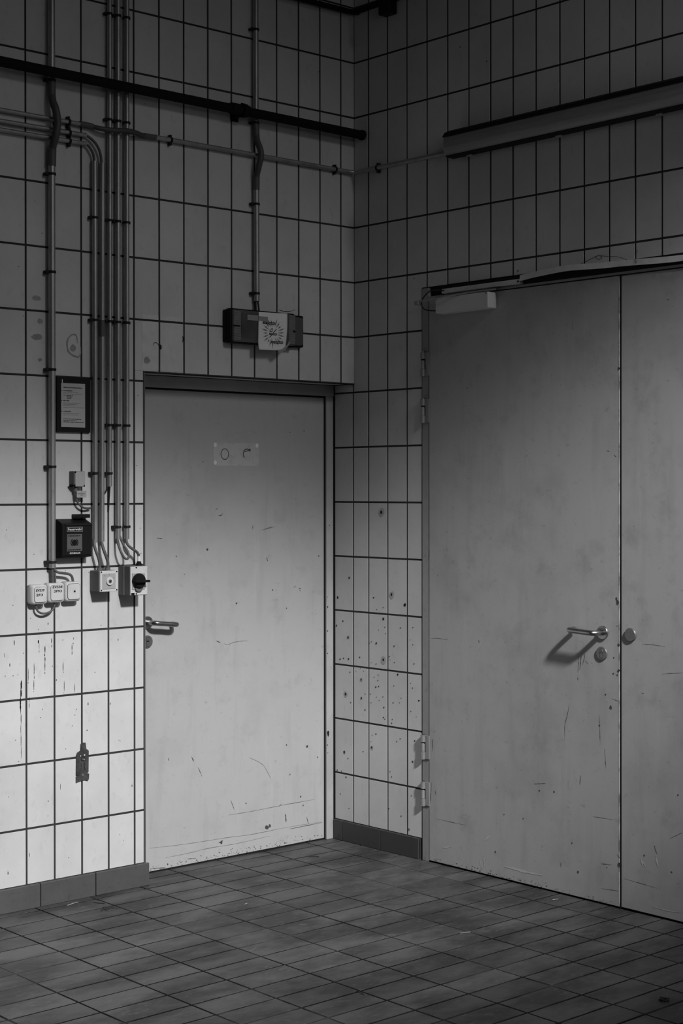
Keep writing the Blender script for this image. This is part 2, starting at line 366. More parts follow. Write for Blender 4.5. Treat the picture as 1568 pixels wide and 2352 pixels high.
EAR=[(-1.4735,2.1943),(-1.4775,2.2215),(-1.4935,2.2274),(-1.5134,2.2124),(-1.5214,2.1880),(-1.5155,2.1610),(-1.5016,2.1481),(-1.4856,2.1421),(-1.4696,2.1396),(-1.4595,2.1539),(-1.4595,2.1814)]
GHOST=[(-1.1668,2.3210),(-0.9616,2.3212),(-0.9620,2.1130),(-1.1629,2.1066)]
HOOK=[(-1.1111,2.2037),(-1.1089,2.2146),(-1.0981,2.2188),(-1.0873,2.2123),(-1.0764,2.2022),(-1.0633,2.2030)]
HOOK2=[(-0.9640,2.2559),(-0.9606,2.2416),(-0.9640,2.2269)]
RUST=[(-0.0341,1.2109,0.0045,0.0000),(-0.1137,1.1160,0.0054,0.0000),(0.1297,1.1283,0.0036,0.0000),(0.2470,1.1468,0.0059,0.0145),(0.3315,1.1072,0.0068,0.0000),(0.1917,1.0870,0.0023,0.0000),(0.1515,1.0755,0.0023,0.0000),(0.1929,1.0355,0.0054,0.0000),(-0.0778,1.0092,0.0036,0.0000),(-0.1224,0.9859,0.0041,0.0000),(-0.0422,0.9378,0.0054,0.0081),(0.2027,0.9998,0.0023,0.0000),(0.1620,0.9845,0.0023,0.0000),(0.2089,0.9719,0.0023,0.0000),(0.3044,1.0034,0.0027,0.0000),(0.3832,1.0097,0.0027,0.0000),(0.1013,0.9220,0.0027,0.0000),(0.1158,0.9282,0.0023,0.0000),(0.1470,0.9240,0.0045,0.0000),(0.2632,0.9189,0.0032,0.0000),(0.3654,0.9542,0.0018,0.0000),(0.3831,0.9339,0.0023,0.0000),(0.1927,0.8533,0.0050,0.0154),(-0.0390,0.8384,0.0041,0.0000),(-0.0728,0.8388,0.0032,0.0000),(-0.0976,0.8324,0.0032,0.0000),(0.0361,0.8516,0.0036,0.0000),(0.2314,0.8703,0.0027,0.0000),(0.2649,0.8465,0.0023,0.0000),(0.2375,0.8569,0.0018,0.0000),(0.3896,0.8516,0.0027,0.0000),(0.1462,0.8305,0.0023,0.0000),(0.1138,0.8334,0.0018,0.0000),(-0.0294,0.7786,0.0027,0.0000),(0.0461,0.7515,0.0045,0.0081),(0.1605,0.7821,0.0023,0.0000),(0.1574,0.7572,0.0023,0.0000),(0.1436,0.7266,0.0032,0.0000),(0.1635,0.7310,0.0032,0.0000),(0.2861,0.7950,0.0041,0.0000),(0.2618,0.7434,0.0027,0.0000),(0.3800,0.7439,0.0027,0.0000),(-0.0606,0.6748,0.0059,0.0117),(0.0473,0.6671,0.0041,0.0063),(0.1086,0.6914,0.0023,0.0000),(0.0727,0.6880,0.0023,0.0000),(0.1913,0.6862,0.0027,0.0000),(0.1136,0.6531,0.0023,0.0000),(-0.0244,0.6398,0.0027,0.0000),(0.2569,0.6674,0.0027,0.0000),(0.2980,0.6715,0.0023,0.0000),(0.1975,0.6407,0.0036,0.0000),(0.4201,0.6923,0.0041,0.0000),(0.0726,0.6160,0.0032,0.0000),(0.1943,0.5948,0.0032,0.0000),(0.2036,0.5886,0.0023,0.0000),(0.2476,0.5752,0.0027,0.0000),(0.2513,0.5924,0.0023,0.0000),(0.4041,0.6200,0.0018,0.0000),(0.1447,0.5151,0.0027,0.0000),(0.0124,0.7865,0.0018,0.0000),(0.0411,0.8009,0.0018,0.0000),(0.0633,0.7908,0.0018,0.0000),(0.1480,0.6812,0.0023,0.0000),(0.1666,0.6690,0.0018,0.0000),(0.3071,0.6924,0.0018,0.0000),(0.3698,0.6404,0.0023,0.0000),(0.3670,0.7634,0.0018,0.0000),(0.1325,0.7698,0.0018,0.0000),(-0.0688,0.4068,0.0054,0.0077),(-0.0441,0.3816,0.0027,0.0000),(0.1165,0.4509,0.0045,0.0090),(0.1447,0.5146,0.0027,0.0000),(0.0585,0.4258,0.0027,0.0000),(0.3021,0.5122,0.0023,0.0000),(0.2798,0.4978,0.0023,0.0000),(0.3934,0.5133,0.0036,0.0000),(0.3797,0.4204,0.0041,0.0000),(0.2370,0.3581,0.0023,0.0000),(0.2474,0.3363,0.0027,0.0000),(-0.1179,0.3177,0.0032,0.0000),(-0.0884,0.3173,0.0027,0.0000),(-0.0572,0.2940,0.0036,0.0000),(0.3078,0.1710,0.0032,0.0000),(0.3575,0.1195,0.0032,0.0054),(-0.0964,0.2107,0.0023,0.0000),(0.2295,0.1919,0.0023,0.0000),(-0.0366,0.1530,0.0023,0.0000),(0.3725,0.2701,0.0023,0.0000),(0.1197,0.5067,0.0018,0.0000),(0.1121,0.4772,0.0018,0.0000),(0.1809,1.5145,0.0080,0.0160),(0.4950,1.4913,0.0040,0.0000),(0.3908,2.5384,0.0030,0.0000),(0.9995,2.5101,0.0030,0.0000),(0.6716,3.4930,0.0030,0.0000),(0.8251,3.4013,0.0030,0.0000)]
SCRATCH1=[([(-0.6789,1.5294),(-0.6670,1.5331)],0.0031),([(-0.6646,1.5027),(-0.6504,1.5025),(-0.6384,1.5119)],0.0035),([(-0.4734,1.4406),(-0.4710,1.4579)],0.0031),([(-0.4239,1.4339),(-0.3386,1.4500)],0.0023),([(-0.4114,1.4376),(-0.3613,1.4484)],0.0042),([(-0.6749,0.9568),(-0.6536,0.9479)],0.0042),([(-0.6321,0.9427),(-0.6129,0.9357),(-0.5840,0.9434),(-0.5476,0.9468),(-0.4987,0.9455)],0.0025),([(-0.9874,1.4109),(-0.9605,1.4085)],0.0029),([(-0.8495,1.2514),(-0.8427,1.2549)],0.0038),([(-0.3941,1.3127),(-0.3866,1.2949)],0.0038),([(-0.2368,1.1698),(-0.2213,1.1791)],0.0023),([(-0.2058,1.1665),(-0.1954,1.1641)],0.0058),([(-0.2006,1.1564),(-0.1954,1.1542)],0.0038),([(-0.9305,0.4754),(-0.9305,0.4643)],0.0038),([(-0.8093,0.4674),(-0.7977,0.4454)],0.0038),([(-0.7745,0.4164),(-0.7536,0.3763)],0.0029),([(-0.4945,0.4280),(-0.4501,0.4075),(-0.4128,0.3838),(-0.3879,0.3477),(-0.3703,0.3202)],0.0023),([(-1.0295,0.1071),(-0.9016,0.0990),(-0.7866,0.0949),(-0.6213,0.0913),(-0.4753,0.0854),(-0.2741,0.0878),(-0.0732,0.0833)],0.0023),([(-0.9469,0.0540),(-0.8330,0.0550),(-0.7165,0.0599),(-0.5731,0.0574),(-0.3757,0.0631)],0.0023),([(-0.2613,0.0780),(-0.0652,0.0802)],0.0031),([(-0.6091,0.1889),(-0.4752,0.1879),(-0.2996,0.1917),(-0.1128,0.1929)],0.0025),([(-0.2535,0.1915),(-0.1966,0.1919)],0.0035),([(-1.0252,0.0203),(-0.9470,0.0115)],0.0031),([(-0.8330,0.0307),(-0.7867,0.0273)],0.0029),([(-0.6643,0.0748),(-0.6405,0.0808)],0.0058),([(-0.2870,0.0148),(-0.2921,0.0234)],0.0058),([(-0.2869,0.1486),(-0.2818,0.1125)],0.0067),([(-0.1602,0.1194),(-0.1498,0.0860)],0.0029),([(-0.3250,0.1872),(-0.3098,0.1989)],0.0031),([(-0.5970,0.2522),(-0.5778,0.2076)],0.0027)]
DOTS1=[(-0.1572,0.4417,0.0067),(-0.2788,0.4608,0.0038),(-0.2585,0.3244,0.0038),(-0.0941,0.3848,0.0035),(-0.3932,0.1027,0.0115),(-0.3781,0.1084,0.0077),(-0.3592,1.1652,0.0038),(-0.2780,1.0790,0.0031),(-0.0851,1.3097,0.0038),(-0.1737,1.8823,0.0031),(-0.2565,1.8744,0.0027),(-0.7469,1.7351,0.0027),(-0.5644,1.1146,0.0058),(-0.7240,1.3563,0.0058),(-0.9357,0.0245,0.0038),(-0.8883,1.3308,0.0031),(-0.0294,1.0725,0.0038),(-0.1966,0.2157,0.0048),(-0.1810,0.1739,0.0038),(-0.5120,0.2276,0.0038),(-0.6500,0.0746,0.0077)]
SCRATCH2=[([(1.3246,0.9696),(1.3224,0.9179),(1.3201,0.8919)],0.0027),([(1.3378,0.9706),(1.3334,0.9360),(1.3290,0.9064)],0.0046),([(1.3510,0.9716),(1.3532,0.9581),(1.3422,0.9230)],0.0035),([(1.3554,0.9429),(1.3729,0.9306)],0.0031),([(1.3179,0.8745),(1.3201,0.8627)],0.0038),([(1.2756,0.7637),(1.2667,0.7230),(1.2532,0.6782),(1.2510,0.6173)],0.0029),([(1.4271,0.7347),(1.4292,0.6721),(1.4314,0.6214)],0.0027),([(1.4529,0.6071),(1.4593,0.5317)],0.0038),([(1.3333,0.4895),(1.3289,0.4494)],0.0038),([(1.4870,0.8068),(1.5230,0.7985)],0.0031),([(1.6311,1.0278),(1.6800,1.0280),(1.7363,1.0256)],0.0025),([(1.7243,0.9216),(1.8154,0.9343)],0.0025),([(1.6269,0.8420),(1.6392,0.8398)],0.0038),([(1.5103,1.0880),(1.5230,1.0905)],0.0035),([(0.5000,0.9708),(0.5476,0.9741),(0.6079,0.9708)],0.0023),([(0.7839,0.9832),(0.7864,0.9724)],0.0058),([(0.5076,0.5358),(0.5102,0.4833)],0.0031),([(0.5048,0.3505),(0.4994,0.3026),(0.4967,0.2550)],0.0031),([(0.5286,0.3161),(0.5286,0.2973)],0.0038),([(0.5338,0.1946),(0.6255,0.1938),(0.7077,0.1937)],0.0023),([(1.0882,0.4214),(1.1508,0.4318)],0.0048),([(1.4335,0.1583),(1.4891,0.1630)],0.0035),([(1.4614,0.1513),(1.4656,0.1470)],0.0046),([(1.4356,0.0619),(1.5250,0.0685)],0.0025),([(1.5460,0.1194),(1.6187,0.1160),(1.7002,0.1114)],0.0027),([(1.6861,0.2717),(1.6921,0.2546),(1.7002,0.2395)],0.0038),([(1.3967,0.3360),(1.4933,0.3390)],0.0023),([(1.7623,0.3105),(1.8155,0.3402)],0.0031),([(1.5145,0.2078),(1.5271,0.1932)],0.0048),([(1.2305,0.1280),(1.2328,0.1075)],0.0038),([(1.2938,2.2767),(1.2938,2.2423)],0.0019),([(1.4637,1.7656),(1.4765,1.7620)],0.0031),([(1.4998,1.7481),(1.5104,1.7395)],0.0031),([(0.7389,1.4320),(0.7465,1.4395)],0.0027),([(0.5452,1.2499),(0.5373,1.2402)],0.0031),([(0.4923,1.3554),(0.4896,1.3138)],0.0019)]
SCUFF2=[([(0.9311,0.0577),(0.9864,0.0585),(1.0458,0.0566),(1.1345,0.0585)],0.0096),([(0.8108,0.0821),(0.8158,0.0373)],0.0077),([(0.7933,0.0608),(0.7958,0.0302)],0.0058),([(1.1345,0.0409),(1.1368,0.0061)],0.0031),([(0.8183,0.1472),(0.8480,0.1739)],0.0048),([(1.6228,0.2130),(1.6352,0.1820)],0.0067),([(1.6352,0.1986),(1.6474,0.1809)],0.0058),([(1.6942,0.2336),(1.7043,0.1942)],0.0077),([(1.2193,0.4395),(1.2351,0.4677)],0.0027),([(0.5732,0.0751),(0.6254,0.0913)],0.0048),([(1.6800,0.0384),(1.7404,0.0371),(1.8097,0.0410)],0.0038)]
DOTS2=[(1.5231,2.0811,0.0058),(1.5167,1.1807,0.0096),(1.5104,1.1938,0.0058),(1.4976,0.9660,0.0038),(1.4955,0.9036,0.0038),(1.5209,1.0165,0.0058),(1.5230,0.9177,0.0058),(1.4572,0.8191,0.0035),(1.4828,0.7709,0.0077),(1.5146,0.9002,0.0038),(1.7959,0.4767,0.0038),(1.7662,0.1840,0.0038),(1.6393,0.2242,0.0038),(1.1184,0.3992,0.0038),(0.9263,0.2731,0.0031),(1.0317,0.2713,0.0031),(1.1966,0.4049,0.0046),(1.3200,0.1057,0.0058),(0.8775,0.1098,0.0046),(1.2889,0.2142,0.0038),(1.5250,0.1710,0.0077),(1.4271,0.6957,0.0042),(1.7501,2.3254,0.0031)]

bm = bmesh.new()
for x, zt, zb, wd in DRIPS:
    z = zt
    while z > zb + 0.002:                       # broken thin runs
        l = min(random.uniform(0.012, 0.05), z - zb); xx = x + random.uniform(-.0007, .0007)
        stroke(bm, [(xx, z), (xx + random.uniform(-.0006, .0006), z - l / 2), (xx, z - l)], wd * random.uniform(0.4, 0.8), DEC, n=10, jag=0.3)
        z -= l + (random.uniform(0.001, 0.006) if zt - zb < 0.2 else 0)
for x, z in DOTS_L: blob(bm, x, z, 0.0016, 0.002, DEC, 6)
stroke(bm, HOOK, 0.003, DEC, jag=0.1); stroke(bm, HOOK2, 0.005, DEC); blob(bm, -1.0742, 2.2023, 0.005, 0.010, DEC)
stroke(bm, [(-0.446, 2.402), (-0.405, 2.3965), (-0.366, 2.404)], 0.003, DEC); stroke(bm, [(-0.36, 2.404), (-0.358, 2.41)], 0.004, DEC)
part('drip_mark', bm, 'mark', wall_left, 'black paint drips and specks', 'stuff')
bm = bmesh.new()
for x, z, a, b in SMUDGES_L: blob(bm, x, z, a, b, DEC, 10, 0.2)
stroke(bm, EAR, 0.0065, DEC - 0.0001, jag=0.4)
part('glue_smudge', bm, 'smudge', wall_left, 'grey glue smudges', 'stuff')
bm = bmesh.new()
for a, b in ((-1.166, -1.0848), (-1.0758, -0.962)):
    for c, d in ((HEAD + 0.012, 2.3035), (2.3125, 2.331)): poly(bm, [(a, c), (b, c), (b, d), (a, d)], DEC + 0.0003)
part('sign_ghost', bm, 'ghost', wall_left, 'paler patch where a plate was taken off', 'stuff')

# right wall
bm = bmesh.new()
DU0, DU1, DTOP = 0.4395, 2.6155, 2.492
bx(bm, -0.30, DU0, 0.0013, 0.20, 0, ZT2); bx(bm, DU0, DU1, 0.0013, 0.20, DTOP, ZT2); bx(bm, DU1, UR2, 0.0013, 0.20, 0, ZT2)
wall_right = solid('wall_right', bm, 'grout', 'white tiled wall around the grey double door on the right', 'wall', (0, 0, 0), 'R', kind='structure')
ucols = [(0.0, UJ[0])] + list(zip(UJ[:-1], UJ[1:]))
def put_r(u0, u1, z0, z1):
    if u1 - u0 < 0.012 or z1 - z0 < 0.01: return
    o = bpy.data.objects.new('tile', tile_mesh(u1 - u0, z1 - z0, 'tile')); C.objects.link(o); o.parent = wall_right
    o.location = ((u0 + u1) / 2, random.uniform(-.0003, .0003), (z0 + z1) / 2); o.rotation_euler = (random.gauss(0, .0012), 0, random.gauss(0, .0012))
for z0, z1 in rows:
    for i, (u0, u1) in enumerate(ucols):
        a, b, c, d = u0 + J, u1 - J, z0 + J, z1 - J
        if i == 0: a = 0.0025 if z0 > HEAD - 0.02 else -0.004
        if c < 0.09: c = 0.0945
        if z0 < DTOP:
            if a < DU0 < b:
                if z1 > DTOP:
                    put_r(a, b, DTOP + 0.002, d); put_r(a, DU0 - 0.002, c, DTOP + 0.0018); continue
                b = DU0 - 0.002
            elif a < DU1 < b:
                if z1 > DTOP: put_r(a, b, DTOP + 0.002, d); put_r(DU1 + 0.002, b, c, DTOP + 0.0018); continue
                a = DU1 + 0.002
            elif DU0 < a and b < DU1:
                c = DTOP + 0.002
        put_r(a, b, c, d)
    if z0 < HEAD: put_r(-0.132, -0.0115, max(z0 + J, 0.0945), min(z1 - J, HEAD - 0.001))
UJ2 = [UR + 0.125 * k for k in range(9)]
cells = [(a, b, c, d) for a, b in zip(UJ2[:-1], UJ2[1:]) for c, d in rows + list(zip(ZJ2[:-1], ZJ2[1:]))] + [(max(a, 0.002 - J), b, c, d) for a, b in ucols for c, d in zip(ZJ2[:-1], ZJ2[1:])]
part('tile_field', far_tiles(cells, 'tile'), 'tile', wall_right, 'wall tiles further out', 'stuff')
bm = bmesh.new(); bh = bmesh.new()
for u, z, r, h in RUST:
    blob(bm, u, z, r, r * 1.15, DEC - 0.0002, 8, 0.3)
    if h: blob(bh, u + h * .05, z - h * .1, h, h * 1.2, DEC, 11, 0.2)
part('rust_spot', bm, 'mark', wall_right, 'dark rust spots', 'stuff'); part('stain_halo', bh, 'halo', wall_right, 'grey halos around spots', 'stuff')

# floor
bm = box(-4.3, 0.3, -4.6, 0.3, -0.12, -0.0017)
floor = solid('floor', bm, 'floor_grout', 'dirty dark clinker tile floor', 'floor', (0, 0, 0), kind='structure')
FX = [-0.412 + 0.2535, -0.412, -0.67, -0.927, -1.187, -1.426, -1.675, -1.913] + [-1.913 - 0.25 * k for k in range(1, 10)]
FY = [-1.348 + 0.1295 * k for k in range(12, 0, -1)] + [-1.348 - 0.1255 * k for k in range(26)]
FX = [-0.158 + 0.2535] + FX
bm_far = bmesh.new()
for x1, x0 in zip(FX[:-1], FX[1:]):
    for y1, y0 in zip(FY[:-1], FY[1:]):
        if y0 > 0.12: continue
        xa, xb, ya, yb = x0 + 0.004, min(x1 - 0.004, -0.002), y0 + 0.005, min(y1 - 0.005, 0.158)
        if xb - xa < 0.01: continue
        if 0.6657 * xb + 0.7462 * yb > -2.62 and 0.6657 * xa + 0.7462 * ya > -3.2 and xb > -2.8:
            if yb > 0.0 and xa < EDGE:
                if ya < -0.02: put_tile(floor, xa, xb, ya, -0.001, 'F', 'floor', 0.0, tilt=0.0016); ya = 0.003 if xb > EDGE + 0.03 else 1
                if xb < EDGE + 0.03 or yb - ya < 0.01: continue
                xa = EDGE + 0.018
            put_tile(floor, xa, xb, ya, yb, 'F', 'floor', 0.0, tilt=0.0016)
        else:
            bx(bm_far, xa, xb, ya, min(yb, 0.0), -0.008, 0.0)
part('tile_field', bm_far, 'floor', floor, 'floor tiles further out', 'stuff')

# plinths
bm = box(XL2, EDGE + 0.012, -0.006, 0.004, -0.001, 0.088)
base_l = solid('baseboard_left', bm, 'grout', 'grey tile plinth under the white wall left of the door', 'baseboard', (0, 0, 0), kind='structure')
pj = [EDGE + 0.016, -1.4 - 0.0, -1.652, -1.904, -2.156, -2.408, -2.66, -2.912, -3.164, -3.416, -3.668, XL2]
for x1, x0 in zip(pj[:-1], pj[1:]):
    bm = box(x0 + 0.003, x1 - 0.001, -0.0125, 0.002, 0.0005, 0.0915, bev=0.002)
    part('plinth_tile', bm, 'plinth', base_l)
bm = box(-0.13, DU0 - 0.008, -0.006, 0.004, -0.001, 0.088)
base_r = solid('baseboard_right', bm, 'grout', 'dark grey tile plinth between the two doors', 'baseboard', (0, 0, 0), 'R', kind='structure')
pj = [-0.134, -0.0754, 0.1823, DU0 - 0.012]
for u0, u1 in zip(pj[:-1], pj[1:]):
    part('plinth_tile', box(u0 + 0.0015, u1 - 0.0015, -0.0115, 0.002, 0.0005, 0.0915, bev=0.002), 'plinth_dark', base_r)
part('plinth_tile', box(DU1 + 0.01, UR2, -0.0115, 0.002, 0.0005, 0.0915, bev=0.002), 'plinth_dark', base_r)

# edge trims of the recess
bm = bmesh.new(); bx(bm, EDGE - 0.0022, EDGE + 0.0005, -0.0015, 0.012, 0.092, HEAD + 0.002)
t1_ = solid('trim_1', bm, 'trimm', 'thin metal edge strip up the left side of the door recess', 'trim', (EDGE, 0, 0.092), kind='structure')
part('trim_lip', box(EDGE + 0.003, EDGE + 0.005, -0.001, 0.02, 0.092, HEAD + 0.002), 'trimm', t1_)
bm = bmesh.new(); bx(bm, EDGE, 0.0, -0.0012, 0.02, HEAD - 0.002, HEAD + 0.002)
solid('trim_2', bm, 'rubber_gap', 'dark edge strip along the top of the door recess', 'trim', (EDGE, 0, HEAD), kind='structure')

# ------------------------------------------------------------------ door 1 (single, recessed)
d1 = thing('door_1', 'pale scuffed single metal door set in the tiled recess', 'door', (-0.6, 0.15, 0), kind='structure')
FY1 = 0.138
bm = bmesh.new()
bx(bm, -1.2, -0.001, FY1, 0.27, 2.046, HEAD + 0.001, bev=0.002)
part('frame_head', bm, 'frame1', d1)
jamb = part('frame_jamb', box(-0.0475, -0.006, FY1, 0.27, 0.0, 2.0455, bev=0.0025), 'frame1', d1)
part('frame_jamb', box(-1.2, -1.115, FY1, 0.27, 0.0, 2.0455, bev=0.0025), 'frame1', d1)
for q in ((-0.0545, -0.046, 0.1465, 0.19, 0.004, 2.0465), (-1.1, -0.046, 0.1465, 0.19, 2.0375, 2.0465), (-1.1, -0.05, 0.153, 0.19, 0.0, 0.012), (-0.0065, -0.0012, FY1 + 0.004, 0.2, 0.0, 2.09)):
    part('gasket_gap_shade', box(*q), 'rubber_gap', d1)
leaf1 = part('door_leaf', box(-1.112, -0.0535, 0.150, 0.195, 0.0075, 2.0385, bev=0.0012), 'leaf', d1)
bm = bmesh.new()
for x, z, a, b in ((-0.0395, 0.491, .007, .014), (-0.0415, 1.074, .003, .006), (-0.0425, 0.963, .0025, .005), (-0.0425, 0.86, .003, .003), (-0.0435, 0.437, .003, .003), (-0.0415, 0.40, .002, .002), (-0.042, 1.12, .002, .002), (-0.03, 1.45, .002, .003)): blob(bm, x, z, a, b, FY1 - 0.0006, 9, 0.3)
part('paint_chip', bm, 'mark', jamb, 'dark chips in the frame paint', 'stuff')
DY = 0.1494
bm = bmesh.new(); bs = bmesh.new()
for i, (pts, wd) in enumerate(SCRATCH1): stroke(bs if (len(pts) > 3 or i in (3, 4, 8)) else bm, pts, wd * 0.8, DY, n=7, jag=0.6)
for x, z, r in DOTS1: blob(bm, x, z, r * .8, r, DY, 8, 0.35)
part('scratch', bm, 'scratch', leaf1, 'dark scratches and chips', 'stuff'); part('scratch', bs, 'scratch_soft', leaf1, 'long grey scratch lines', 'stuff')
bm = bmesh.new()
for k in range(150):
    x = random.uniform(-1.1, -0.06); z = 0.009 + abs(random.gauss(0, 0.012)); blob(bm, x, z, random.uniform(.0006, .0045), random.uniform(.0005, .002), DY, 6, 0.4)
part('grime_fleck', bm, 'scratch', leaf1, 'dark dirt flecks along the bottom edge', 'stuff')
pg = part('sign_ghost', join(box(-0.690, -0.4385, 0.1495, 0.1502, 1.7195, 1.8205)), 'plateghost', leaf1, 'pale rectangle left by a removed plate')
bm = bmesh.new()
for x, z in ((-0.681, 1.810), (-0.449, 1.8105), (-0.681, 1.733)): blob(bm, x, z, 0.0085, 0.0095, 0.1491, 14, 0.05)
part('glue_dot', bm, 'gluedot', leaf1, 'pale round glue dots', 'stuff')
bm = bmesh.new(); ring_y(bm, -0.628, 1.7705, 0.0195, 0.0225, 0.1491, sz=1.1); ring_y(bm, -0.505, 1.772, 0.0185, 0.0225, 0.1491, sz=1.1, a0=0.5, a1=3.9); blob(bm, -0.490, 1.791, 0.006, 0.005, 0.149); stroke(bm, [(-0.52, 1.782), (-0.50, 1.788), (-0.484, 1.796)], 0.004, 0.149)
part('glue_ring', bm, 'scratch', leaf1, 'dark glue rings', 'stuff')
def lever(par, x, z, yd, length, drop=0.0, m='steel', sgn=1):
    bm = bmesh.new(); cylY(bm, x, z, 0.0262, yd, yd - 0.008, 36, 0.0015)
    rose = part('handle_rose', bm, m, par)
    bm = bmesh.new(); r = 0.0106; D = 0.058
    pts = [(x, yd - 0.006, z), (x, yd - D + 0.02, z), (x + sgn * 0.006, yd - D + 0.006, z), (x + sgn * 0.02, yd - D, z - drop * 0.15),
           (x + sgn * length * 0.5, yd - D, z - drop * 0.5), (x + sgn * (length - 0.02), yd - D, z - drop * 0.9),
           (x + sgn * (length - 0.005), yd - D + 0.007, z - drop), (x + sgn * length, yd - D + 0.022, z - drop), (x + sgn * length, yd - 0.012, z - drop)]
    tube(bm, pts, r, 16, smooth=8)
    part('lever', bm, m, par)
def lockrose(par, x, z, yd, m='darksteel'):
    bm = bmesh.new(); cylY(bm, x, z, 0.0262, yd, yd - 0.007, 36, 0.0015)
    ro = part('lock_rose', bm, m, par)
    bm = bmesh.new(); cylY(bm, x, z + 0.008, 0.0092, yd - 0.006, yd - 0.0085, 20, 0.0005); bx(bm, x - 0.0052, x + 0.0052, yd - 0.0085, yd - 0.006, z - 0.018, z + 0.004)
    part('lock_cylinder', bm, m, ro)
    bm = bmesh.new()
    out = [(x + 0.0062 * 1.0, z - 0.0195), (x + 0.0062, z + 0.0005)] + [(x + 0.0105 * math.cos(a), z + 0.008 + 0.0105 * math.sin(a)) for a in [(-0.85 + k * (PI + 1.7) / 14) for k in range(15)]] + [(x - 0.0062, z + 0.0005), (x - 0.0062, z - 0.0195)]
    poly(bm, out, yd - 0.0074); bx(bm, x - 0.0008, x + 0.0008, yd - 0.009, yd - 0.0083, z + 0.002, z + 0.013)
    part('keyhole_gap', bm, 'ink', ro)
lever(d1, -1.040, 1.0575, 0.150, 0.121, drop=0.012)
lockrose(d1, -1.0405, 0.977, 0.150)

# ------------------------------------------------------------------ door 2 (double door)
d2 = thing('door_2', 'tall grey scuffed double door on the right wall', 'door', (1.53, 0.0, 0), 'R', kind='structure')
part('frame_jamb', box(0.4445, 0.4835, -0.004, 0.15, 0.0, 2.4895, bev=0.0015), 'frame', d2)
part('frame_jamb', box(2.572, 2.611, -0.004, 0.15, 0.0, 2.4895, bev=0.0015), 'frame', d2)
part('frame_head', box(0.4845, 2.571, -0.004, 0.15, 2.4415, 2.4515, bev=0.0015), 'frame', d2)
for q in ((0.4395, 2.6155, 0.012, 0.16, 0.0, 2.492), (1.5234, 1.5303, -0.0035, 0.02, 0.002, 2.44), (0.4835, 0.4885, -0.002, 0.02, 0.002, 2.44), (0.4395, 0.4445, -0.0005, 0.02, 0.002, 2.49), (0.4885, 2.567, -0.001, 0.02, 2.4365, 2.4415)): part('gasket_gap_shade', box(*q), 'rubber_gap', d2)  # black strips and backing stand for shade in the gaps round the leaves
lf1 = part('door_leaf', box(0.4885, 1.5225, -0.006, 0.05, 0.0075, 2.4365, bev=0.0012), 'leaf2', d2)
lf2 = part('door_leaf', box(1.5305, 2.567, -0.002, 0.05, 0.0075, 2.4365, bev=0.0012), 'leaf2', d2)
part('leaf_edge', box(1.5212, 1.5232, -0.0066, 0.0, 0.02, 2.43), 'edge', lf1, 'bare worn edge strip')
bm = bmesh.new(); bw = bmesh.new(); bn = bmesh.new()
for pts, wd in SCRATCH2: stroke(bn if pts[0][0] > 1.527 else bm, pts, wd * 0.5, -0.0066 if pts[0][0] < 1.527 else -0.0026, n=7, jag=0.5)
for u, z, r in DOTS2: blob(bn if u > 1.527 else bm, u, z, r * .8, r, -0.0067 if u < 1.5215 else (-0.0081 if u < 1.527 else -0.0026), 8, 0.35)
part('scratch', bm, 'scratch', lf1, 'dark scratches and drips', 'stuff'); part('scratch', bn, 'scratch', lf2, 'dark scratches', 'stuff')
bm = bmesh.new(); bn = bmesh.new()
for pts, wd in SCUFF2: stroke(bn if pts[0][0] > 1.527 else bm, pts, wd, -0.0066 if pts[0][0] < 1.527 else -0.0026, n=7, jag=0.4)
part('scuff', bm, 'scuff', lf1, 'pale scuffs near the floor', 'stuff'); part('scuff', bn, 'scuff', lf2, 'pale scuffs near the floor', 'stuff')
bm = bmesh.new()
for k in range(120):
    u = random.uniform(0.5, 1.515); blob(bm, u, 0.009 + abs(random.gauss(0, 0.008)), random.uniform(.0006, .0045), random.uniform(.0005, .0018), -0.0067, 6, 0.4)
part('grime_fleck', bm, 'scratch', lf1, 'dark dirt flecks along the bottom edge', 'stuff')
lever(d2, 1.445, 1.059, -0.006, 0.133, drop=-0.005, sgn=-1)
lockrose(d2, 1.441, 0.9785, -0.006)
bm = bmesh.new(); cylY(bm, 1.5775, 1.0595, 0.0265, 0.0, -0.011, 36, 0.0025)
part('blank_knob', bm, 'darksteel', d2, 'plain round steel knob')
for zt in (2.2095, 2.0072, 0.5462, 0.3435):
    z0, z1 = zt - 0.101, zt
    bm = bmesh.new(); bx(bm, 0.466, 0.4915, -0.0105, -0.002, z0, z1, bev=0.001)
    h = part('hinge', bm, 'hinge', d2)
    for a, b in ((z0 - 0.002, z0 + 0.03), (z1 - 0.028, z1 + 0.001)): part('hinge_knuckle', tub([(0.457, -0.0125, a), (0.457, -0.0125, b)], 0.0105, 16), 'hinge', h)
    part('hinge_cap', tub([(0.457, -0.0125, z1), (0.457, -0.0125, z1 + 0.006)], 0.007, 12), 'steel', h)
    part('hinge_pin', tub([(0.457, -0.0115, z0 + 0.031), (0.457, -0.0115, z1 - 0.034)], 0.0092, 16), 'frame', h)
    part('hinge_gap', box(0.4665, 0.4695, -0.0112, -0.009, z0 + 0.029, z1 - 0.029), 'rubber_gap', h); part('hinge_gap', box(0.447, 0.468, -0.0135, -0.003, z1 - 0.0345, z1 - 0.0285), 'rubber_gap', h)

